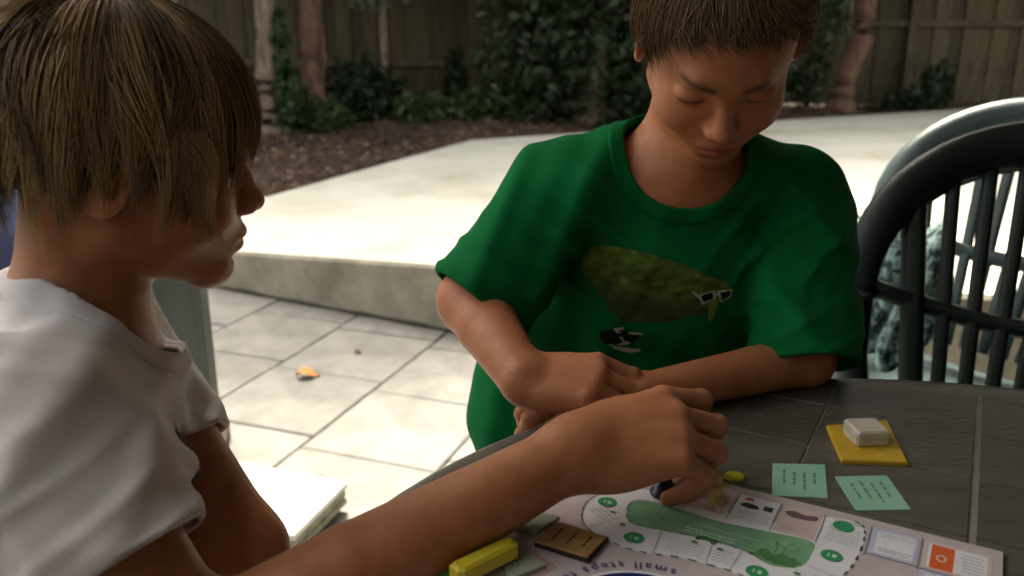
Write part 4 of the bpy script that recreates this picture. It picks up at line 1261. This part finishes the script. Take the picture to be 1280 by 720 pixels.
def sph(az, el, r):           # head-space direction: az 0 = face, + = left
    return np.stack([np.cos(el) * np.cos(az) * r[0], np.cos(el) * np.sin(az) * r[1], np.sin(el) * r[2]], -1)
def strand_cols(n, rs, dark, light, p=1.0):
    t = rs.beta(1.6, 1.8, n)[:, None] ** p
    return (np.array(dark) * (1 - t) + np.array(light) * t) * rs.uniform(.8, 1.15, (n, 1))

def bob_hair(n, seed):
    """chin-length bob: strands leave the parting on top, follow the skull and hang, gathered in locks"""
    rs = np.random.default_rng(seed); K = 12; nc = 300
    caz = rs.uniform(-np.pi, np.pi, nc); cel = rs.uniform(30, 80, nc)
    cl = rs.integers(0, nc, n)
    off = rs.normal(0, .085, n)
    el0 = np.radians(np.clip(cel[cl] + rs.normal(0, 9, n), 18, 89))
    clay = rs.uniform(0, 1, nc) ** .8
    lay = np.clip(clay[cl] + rs.normal(0, .06, n), 0, 1.15)
    cen = np.array([-.016, 0, .030]); rad = np.array([.096, .079, .080])[None] * (1 + .12 * lay)[:, None]
    a = np.abs((caz[cl] + off + np.pi) % (2 * np.pi) - np.pi)
    # lower end of the hair round the head: brow at the face, jaw at the sides, nape at the back
    zend = np.interp(a, [0, .45, .75, 1.0, 1.35, 1.9, 2.5, 3.14], [.020, .010, -.014, -.034, -.030, -.038, -.048, -.052])
    zend = zend + rs.normal(0, .006, n) + rs.normal(0, .013, nc)[cl] + .020 * (1 - lay)
    S = np.zeros((n, K, 3)); swp = rs.normal(0, .13, nc)[cl]
    wave = rs.uniform(0, 6.28, nc)[cl]; wamp = rs.uniform(.001, .006, nc)[cl]; out = rs.normal(0, .005, nc)[cl] * np.interp(a, [0, .8, 1.2], [.25, .5, 1])
    tipoff = rs.normal(0, .022, n)
    for k in range(K):
        t = k / (K - 1)
        ztop = np.sin(el0) * rad[:, 2] + cen[2]
        z = ztop + (zend - ztop) * t
        q = (z - cen[2]) / rad[:, 2]
        below = np.clip(-q, 0, None)
        rr = np.where(q > 0, np.sqrt(np.clip(1 - np.clip(q, 0, 1) ** 2, 0, 1)), 1 - .15 * below ** 2)
        azk = caz[cl] + off * (1 - t ** 1.3) + tipoff * t ** 1.3 + swp * t - .10 * np.sin(caz[cl]) * t
        ex = out * t * t + .0015 * np.sin(off * 90 + t * 4)
        S[:, k, 0] = cen[0] + np.cos(azk) * (rad[:, 0] * rr + ex)
        S[:, k, 1] = cen[1] + np.sin(azk) * (rad[:, 1] * rr + ex)
        S[:, k, 2] = z
        wv = wamp * np.sin(wave + t * 5.5) * t
        S[:, k, 0] -= wv * np.sin(azk); S[:, k, 1] += wv * np.cos(azk)
    prof = np.array([.7, 1, 1, 1, 1, 1, 1, .95, .9, .75, .5, .1])
    R = rs.uniform(.00018, .00038, n)[:, None] * prof[None]
    return S, R, rs, cl
NHA = 12500
S, R_, rs_, cl_ = bob_hair(NHA, 3)
lockcol = rs_.beta(1.1, 1.4, 300)[cl_]
tt = np.clip(lockcol + rs_.normal(0, .07, NHA), 0, 1)[:, None]
cc = np.array((.050, .028, .011)) * (1 - tt) + np.array((.56, .375, .170)) * tt
# a few long loose strands that fall forward over the cheek
NL = 36
t_ = np.linspace(0, 1, 12)[None, :]
ph = rs_.uniform(-1, 1, (NL, 1))
lx = .030 + .012 * ph + (.036 + .006 * ph) * t_ ** .9 + .010 * np.sin(t_ * 5 + ph); lyy = -(.078 - .030 * t_ ** 2 - .002 * ph); lzz = .030 - (.088 + .008 * ph) * t_
SL = np.stack([lx, lyy + 0 * t_, lzz], -1)
S = np.concatenate([S, SL]); R_ = np.concatenate([R_, np.repeat(R_[:1] / R_[0].max() * .0003, NL, 0)]); cc = np.concatenate([cc, np.tile(np.array((.30, .19, .09)), (NL, 1))])
hairA = hair_object(A, hA, RA, sA, S, R_, cc)
# under-layer that closes the scalp below the strands
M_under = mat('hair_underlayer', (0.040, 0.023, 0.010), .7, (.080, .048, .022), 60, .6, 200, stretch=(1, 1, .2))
def capA(P):
    q = (P - A3(hA)) @ RA.astype(f32) / f32(sA)
    d = d_prim(ell((-.016, 0, .030), (.096, .0785, .079)), q)
    drop = d_prim(ell((-.040, 0, -.010), (.066, .0765, .058)), q)
    d = smin(d, drop, f32(.03))
    az = np.abs(np.arctan2(q[:, 1], q[:, 0] + .016))
    low = np.interp(az, [0, .5, .9, 1.25, 1.6, 3.14], [.040, .032, .004, -.014, -.020, -.030]).astype(f32)
    return np.maximum(d, low - q[:, 2])
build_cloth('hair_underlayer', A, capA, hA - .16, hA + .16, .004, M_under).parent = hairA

# ------------------------------------------------------------------ boy in the green shirt (arms folded on the table)
B = empty('person', (0.16, 1.12, 0.0))
yawB = math.radians(-90 - 4); pitB = math.radians(42)
fwdB = V3(math.cos(yawB) * math.cos(pitB), math.sin(yawB) * math.cos(pitB), -math.sin(pitB))
RB = frame(fwdB, (0.03, 0.0, 1))
RB = RB @ rotm('X', 3)
hB = V3(0.199, 0.872, 1.082); sB = 1.0
hpB, WB = head_prims(hB, RB, sB)
neckB = V3(0.182, 0.950, 0.952)
shRB, elRB, wrRB = V3(0.062, 0.955, 0.925), V3(-0.044, 0.895, 0.812), V3(0.010, 0.774, 0.774)
shLB, elLB, wrLB = V3(0.318, 0.965, 0.912), V3(0.312, 0.868, 0.756), V3(0.122, 0.782, 0.753)
fwB = unit(V3(0, -1, -.1)); lfB = V3(1., 0, 0)
chB, beB, peB = V3(0.185, 0.990, 0.825), V3(0.165, 1.060, 0.660), V3(0.165, 1.110, 0.500)
torB = torso_prims(neckB, chB, beB, peB, lfB, (.085, .13, .14), (.085, .115, .13), (.10, .13, .09), fwB)
legsB = []
for sgn, kn, ft in ((1, V3(.27, .76, .47), V3(.28, .80, .07)), (-1, V3(.07, .76, .47), V3(.06, .80, .07))):
    hip = peB + lfB * .07 * sgn
    legsB += [cone(hip, kn, .07, .05, .03), cone(kn, ft, .047, .032, .02), cone(ft, ft + V3(0, -.14, -.03), .032, .024, .02)]
bodyB = [
    (hpB + [cone(WB(-.030, 0, -.045), neckB, .046, .048, .022), cone(neckB, neckB + V3(0, .02, -.06), .050, .060, .02)], .02),
    (torB + [cone(neckB + V3(0, .01, -.03), shRB, .05, .046, .03), cone(neckB + V3(0, .01, -.03), shLB, .05, .046, .03)] + legsB, .03),
    ([cone(shRB, elRB, .045, .036, .02), cone(elRB, elRB * .65 + wrRB * .35, .033, .032, .010), cone(elRB * .65 + wrRB * .35, wrRB, .032, .0235, .003)], .02),
    ([cone(shLB, elLB, .045, .029, .02), cone(elLB, elLB * .65 + wrLB * .35, .027, .0245, .010), cone(elLB * .65 + wrLB * .35, wrLB, .0245, .020, .003)], .012),
]
hdB = unit(V3(.075, -.016, .004))
gRB = hand_groups(wrRB, frame(hdB, unit(V3(-.05, -.35, .9))), 1, [(30, 62, 40, 3), (34, 66, 42, 1), (38, 68, 42, -2), (40, 70, 40, -6)],
                  [(.030, .012, -.010), (.026, .000, -.006), (.018, -.004, -.006)], 1.0)
hdBL = unit(V3(-.085, -.012, -.012))
gLB = hand_groups(wrLB, frame(hdBL, unit(V3(0, -.5, .85))), -1, [(24, 40, 25, 4), (28, 44, 26, 1), (32, 48, 26, -3), (36, 50, 26, -7)],
                  [(.028, .010, -.004), (.024, .0, -.004), (.018, -.002, -.003)], .98)
bodyB += [(g[0], g[1] if i else .010) for i, g in enumerate(gRB)] + [(g[0], g[1] if i else .008) for i, g in enumerate(gLB)]
build_body(B, bodyB, (-.14, .55, .0), (.46, 1.30, 1.20), .0025, M_skinB, hB, RB, sB, [(np.array(g[0][0][1], float), .010) for g in gRB[1:5]] + [(elRB, .04), (elLB, .04)])
tag(B, 'boy in a green t-shirt looking down with arms folded on the table', 'person')

hemRB = shRB + (elRB - shRB) * 1.0
hemLB = shLB + (elLB - shLB) * 1.04
def shirt_outer_B(P):
    ax = np.stack([V3(0, -1, 0), V3(1, 0, 0), V3(0, 0, 1)], 1)
    d = d_group([ell(chB + V3(0, -.004, .01), (.105, .140, .155), ax, .03), ell(beB, (.118, .150, .15), ax, .05), ell(V3(.06, 1.0, .64), (.10, .115, .16), ax, .05), cone(beB + V3(-.03, 0, 0), peB + V3(-.03, 0, -.02), .130, .150, .05), cone(beB + V3(.03, 0, 0), peB + V3(.03, 0, -.02), .130, .150, .05),
                 cone(neckB + V3(0, .008, -.014), shRB + V3(.01, 0, .004), .056, .056, .035), cone(neckB + V3(0, .008, -.014), shLB + V3(-.01, 0, .004), .056, .056, .035)], P)
    d = smin(d, d_prim(cone(shRB, hemRB + (elRB - shRB) * .12 + V3(.006, 0, -.008), .057, .060), P), f32(.012))
    d = smin(d, d_prim(cone(shLB, hemLB + (elLB - shLB) * .12 + V3(-.006, -.006, 0), .058, .062), P), f32(.012))
    fo = folds(P, V3(.75, 0, .62), .085, .015, 2, .8, 2.4) * np.exp(-((P[:, 0] - .30) / .12) ** 2)
    fo += folds(P, V3(.85, 0, -.30), .080, .015, 6, .8, 2.4) * np.exp(-((P[:, 0] - .05) / .10) ** 2)
    fo += folds(P, V3(.45, 0, .90), .10, .009, 9, 1.2, 2.2)
    for c_, dr, sd in ((shRB + V3(.03, -.05, -.07), V3(.6, .2, .75), 21), (shLB + V3(-.03, -.05, -.06), V3(.7, .2, -.6), 23), (hemRB, elRB - shRB, 25), (hemLB, elLB - shLB + V3(.1, 0, 0), 27), (beB + V3(0, -.10, .03), V3(.3, 0, 1), 29)):
        fo += folds(P, dr, .036, .0075, sd, 1.3, 3.5) * np.exp(-(np.linalg.norm(P - A3(c_), axis=1) / .075) ** 2)
    return (d - fo) * f32(.62)
def neck_hole_B(P):
    return d_group([cone(neckB + V3(0, .012, .0), neckB + V3(0, -.06, .06), .058, .072, .02), ell(neckB + V3(-.002, -.055, .004), (.054, .06, .042), None, .02)], P)
def shirtB(P):
    d = shirt_outer_B(P)
    sh = np.maximum(d, -(d + f32(.0045)))
    sh = smax(sh, -neck_hole_B(P), f32(.003))
    for hem, el_, sh_ in ((hemRB, elRB, shRB), (hemLB, elLB, shLB)):
        ax = unit(el_ - sh_)
        pl = (P - A3(hem)) @ A3(ax)
        near = np.linalg.norm(P - A3(hem), axis=1) - .115
        sh = np.maximum(sh, -np.maximum(-pl, near))
    return np.maximum(sh, f32(peB[2] - .05) - P[:, 2])
TB = build_cloth('t_shirt', B, shirtB, (-.20, .80, .42), (.48, 1.32, 1.05), .0030, M_shirtG)
# stitched neckband
def bandB(P):
    d = shirt_outer_B(P); nh = neck_hole_B(P)
    return smax(np.maximum(d - f32(.0012), -(d + f32(.002))), np.abs(nh - f32(.0085)) - f32(.0085), f32(.002))
build_cloth('neckband', B, bandB, (.05, .84, .80), (.32, 1.06, 1.03), .0025, M_shirtG).parent = TB
def bandA(P):
    d = shirt_outer_A(P)
    nk = d_group([cone(neckA + V3(-.008, 0, -.005), neckA + V3(.055, .012, .045), .054, .062, .02), cone(neckA + V3(.015, .005, .002), neckA + V3(.06, .015, .04), .045, .055, .02)], P)
    return smax(np.maximum(d - f32(.0012), -(d + f32(.002))), np.abs(nk - f32(.008)) - f32(.008), f32(.002))
build_cloth('neckband', A, bandA, (-.46, .54, .76), (-.22, .78, .96), .0025, M_shirtW).parent = TA
def shortsB(P):
    ax = np.stack([V3(0, -1, 0), V3(1, 0, 0), V3(0, 0, 1)], 1)
    d = d_group([ell(peB, (.118, .15, .10), ax, .03)] + [cone(peB + lfB * .07 * s, V3(.17 + s * .10, .83, .475), .088, .075, .03) for s in (1, -1)], P)
    return d - folds(P, V3(.3, 1, 0), .05, .006, 5)
build_cloth('shorts', B, shortsB, (-.05, .68, .36), (.40, 1.28, .62), .006, M_short)

# printed bird on the green shirt: fine patches laid on the cloth surface
def onto_shirt(fn, X, Z, off):
    """march from the front (-Y) to the cloth"""
    P = np.stack([X, np.full_like(X, .70), Z], 1).astype(f32)
    for _ in range(60):
        P[:, 1] += np.clip(fn(P), -.02, .03) * f32(.9)
    P[:, 1] -= f32(off)
    return P
def patch(poly, n, fn, off, colf, name, m, parent, org, sx, sz):
    """grid patch inside a 2-D outline (units 0..1), draped on the shirt"""
    poly = np.array(poly, float)
    lo, hi = poly.min(0), poly.max(0)
    gx, gz = np.meshgrid(np.linspace(lo[0], hi[0], n), np.linspace(lo[1], hi[1], n), indexing='ij')
    P2 = np.stack([gx.ravel(), gz.ravel()], 1)
    ins = np.zeros(len(P2), bool)
    for i in range(len(poly)):
        a, b = poly[i], poly[i - 1]
        cr = ((a[1] > P2[:, 1]) != (b[1] > P2[:, 1])) & (P2[:, 0] < (b[0] - a[0]) * (P2[:, 1] - a[1]) / (b[1] - a[1] + 1e-12) + a[0])
        ins ^= cr
    I = np.arange(n * n).reshape(n, n)
    Q = np.stack([I[:-1, :-1], I[1:, :-1], I[1:, 1:], I[:-1, 1:]], -1).reshape(-1, 4)
    Q = Q[ins[Q].sum(1) >= 3]
    used, inv = np.unique(Q, return_inverse=True)
    V = onto_shirt(fn, org[0] + P2[used, 0] * sx, org[1] - P2[used, 1] * sz, off)
    me = np_mesh(name, V, inv.reshape(-1, 4))
    if colf is not None: set_attr(me, 'print', colf(P2[used]))
    return link(name, me, m, parent, True)
M_print = mat('shirt_print', (1, 1, 1), .8, spec=.2); attr_color(M_print, 'print')
M_pwhite = mat('shirt_print_white', (.42, .46, .40), .8, spec=.2)
M_pblack = mat('shirt_print_black', (.006, .010, .007), .7, spec=.2)
# outline units: pixels of a 240 x 180 sketch of the print
borg = (0.050, 0.890); bs = .000895
def birdcol(p):
    x, y = p[:, 0], p[:, 1]
    q3 = np.stack([x, y, 0 * x], 1).astype(f32)
    st = .5 + .5 * np.sin(x * .10 + y * .55 + 2.5 * fnoise(q3, .045, 2))
    n = .5 + .6 * fnoise(q3, .24, 4)
    t = np.clip(.14 * st + .50 * n + .35 * (.5 + .6 * fnoise(q3, .035, 6)), 0, 1)[:, None]
    edge = np.clip((y - 62 - .06 * x) / 26, 0, 1)[:, None] * .75
    c = np.array([.018, .040, .007]) * (1 - t) + np.array([.150, .235, .035]) * t
    return c * (1 - edge) + np.array([.014, .030, .010]) * edge
bird = smooth_poly([(28, 45), (34, 32), (56, 22), (86, 22), (120, 30), (150, 40), (170, 50), (192, 58), (200, 68), (196, 78), (184, 84), (176, 98), (150, 104), (126, 112), (98, 114), (80, 116), (70, 106), (60, 104), (56, 92), (46, 84), (42, 72), (32, 66)], 4)
kw = dict(org=borg, sx=bs, sz=bs)
patch(bird, 110, shirtB, .0006, birdcol, 'bird_print', M_print, TB, **kw)
patch(smooth_poly([(178, 82), (188, 82), (187, 96), (181, 110), (176, 104)], 4), 24, shirtB, .0010, lambda p: np.tile(np.array([.16, .25, .05]), (len(p), 1)), 'beak_print', M_print, TB, **kw)
for gl in ([(165, 76), (180, 72), (182, 80), (170, 85)], [(188, 72), (202, 70), (201, 80), (192, 84)]):
    c_ = np.mean(gl, 0)
    patch([tuple(c_ + (np.array(q) - c_) * 1.42) for q in gl], 22, shirtB, .0010, None, 'sunglasses_print', M_pwhite, TB, **kw)
    patch(gl, 18, shirtB, .0014, None, 'lens_print', M_pblack, TB, **kw)
patch([(154, 71), (157, 70), (167, 79), (164, 80)], 14, shirtB, .0011, None, 'sunglasses_print', M_pwhite, TB, **kw)
patch([(179, 74), (190, 73), (190, 75.5), (179, 76.5)], 14, shirtB, .0011, None, 'sunglasses_print', M_pwhite, TB, **kw)
patch(smooth_poly([(50, 132), (70, 124), (98, 130), (96, 140), (88, 150), (72, 148), (56, 146)], 3), 30, shirtB, .0006, None, 'shadow_print', M_pblack, TB, **kw)
for s_ in ([(66, 122), (78, 120), (80, 123), (72, 125), (78, 129), (70, 129)], [(84, 127), (102, 127), (102, 130), (86, 131)], [(74, 134), (80, 136), (80, 141), (90, 144), (86, 149), (72, 150), (80, 144)], [(58, 144), (64, 147), (72, 151), (92, 154), (104, 152), (102, 158), (88, 161), (72, 156)]):
    patch(s_, 26, shirtB, .0010, None, 'feet_print', M_pwhite, TB, **kw)

# short straight hair with a fringe
def short_hair(n, seed):
    rs = np.random.default_rng(seed); K = 10; nc = 200
    caz = rs.uniform(-np.pi, np.pi, nc); cl = rs.integers(0, nc, n)
    az = caz[cl] + rs.normal(0, .07, n)
    a = np.abs((az + np.pi) % (2 * np.pi) - np.pi)
    el0 = np.radians(rs.uniform(5, 89, n))
    cen = np.array([-.016, 0, .030]); lay = rs.uniform(0, 1, n) ** .8
    rad = np.array([.094, .0775, .077])[None] * (1 + .10 * lay)[:, None]
    zlow = np.interp(a, [0, .5, .85, 1.1, 1.35, 1.7, 2.2, 3.14], [.065, .063, .050, .0, -.042, -.030, -.04, -.055]) + rs.normal(0, .004, n) + rs.normal(0, .0045, nc)[cl]
    ztop = np.sin(el0) * rad[:, 2] + cen[2]
    ztop = np.maximum(ztop, zlow + .012)
    L = rs.uniform(.035, .06, n)
    zend = np.maximum(zlow, ztop - L * np.interp(np.sin(el0), [0, .8, 1], [1, .8, .35]))
    S = np.zeros((n, K, 3)); sw = rs.normal(.12, .12, nc)[cl]
    for k in range(K):
        t = k / (K - 1)
        z = ztop + (zend - ztop) * t
        q = (z - cen[2]) / rad[:, 2]
        rr = np.where(q > 0, np.sqrt(np.clip(1 - np.clip(q, 0, 1) ** 2, .0, 1)), 1 - .25 * np.clip(-q, 0, None) ** 2)
        lift = 1 + .035 * t * lay
        azk = az + sw * t + (caz[cl] - az) * .6 * t
        S[:, k, 0] = cen[0] + np.cos(azk) * rad[:, 0] * rr * lift
        S[:, k, 1] = np.sin(azk) * rad[:, 1] * rr * lift
        S[:, k, 2] = z
    R = rs.uniform(.00024, .00050, n)[:, None] * np.array([.8, 1, 1, 1, 1, .95, .85, .7, .45, .12])[None]
    return S, R, rs, cl
S, R_, rs_, cl_ = short_hair(7500, 9)
cc = strand_cols(7500, rs_, (.034, .019, .009), (.30, .19, .092)) * (rs_.uniform(.7, 1.2, 200)[cl_])[:, None]
hairB = hair_object(B, hB, RB, sB, S, R_, cc)
def capB(P):
    q = (P - A3(hB)) @ RB.astype(f32) / f32(sB)
    d = d_prim(ell((-.016, 0, .030), (.094, .076, .077)), q)
    az = np.abs(np.arctan2(q[:, 1], q[:, 0] + .016))
    low = np.interp(az, [0, .5, .85, 1.1, 1.35, 1.7, 2.2, 3.14], [.070, .068, .056, .012, -.012, .0, -.015, -.035]).astype(f32)
    return np.maximum(d, low - q[:, 2])
M_underB = mat('hair_underlayer_brown', (0.028, 0.018, 0.010), .7, (.05, .032, .018), 60, .6, 200)
build_cloth('hair_underlayer', B, capB, hB - .15, hB + .15, .004, M_underB).parent = hairB

# keep every person's parts at their built place: the parts are modelled in world coordinates
for P_ in (A, B):
    mi = Matrix.Translation(-P_.location)
    for o in P_.children: o.matrix_parent_inverse = mi
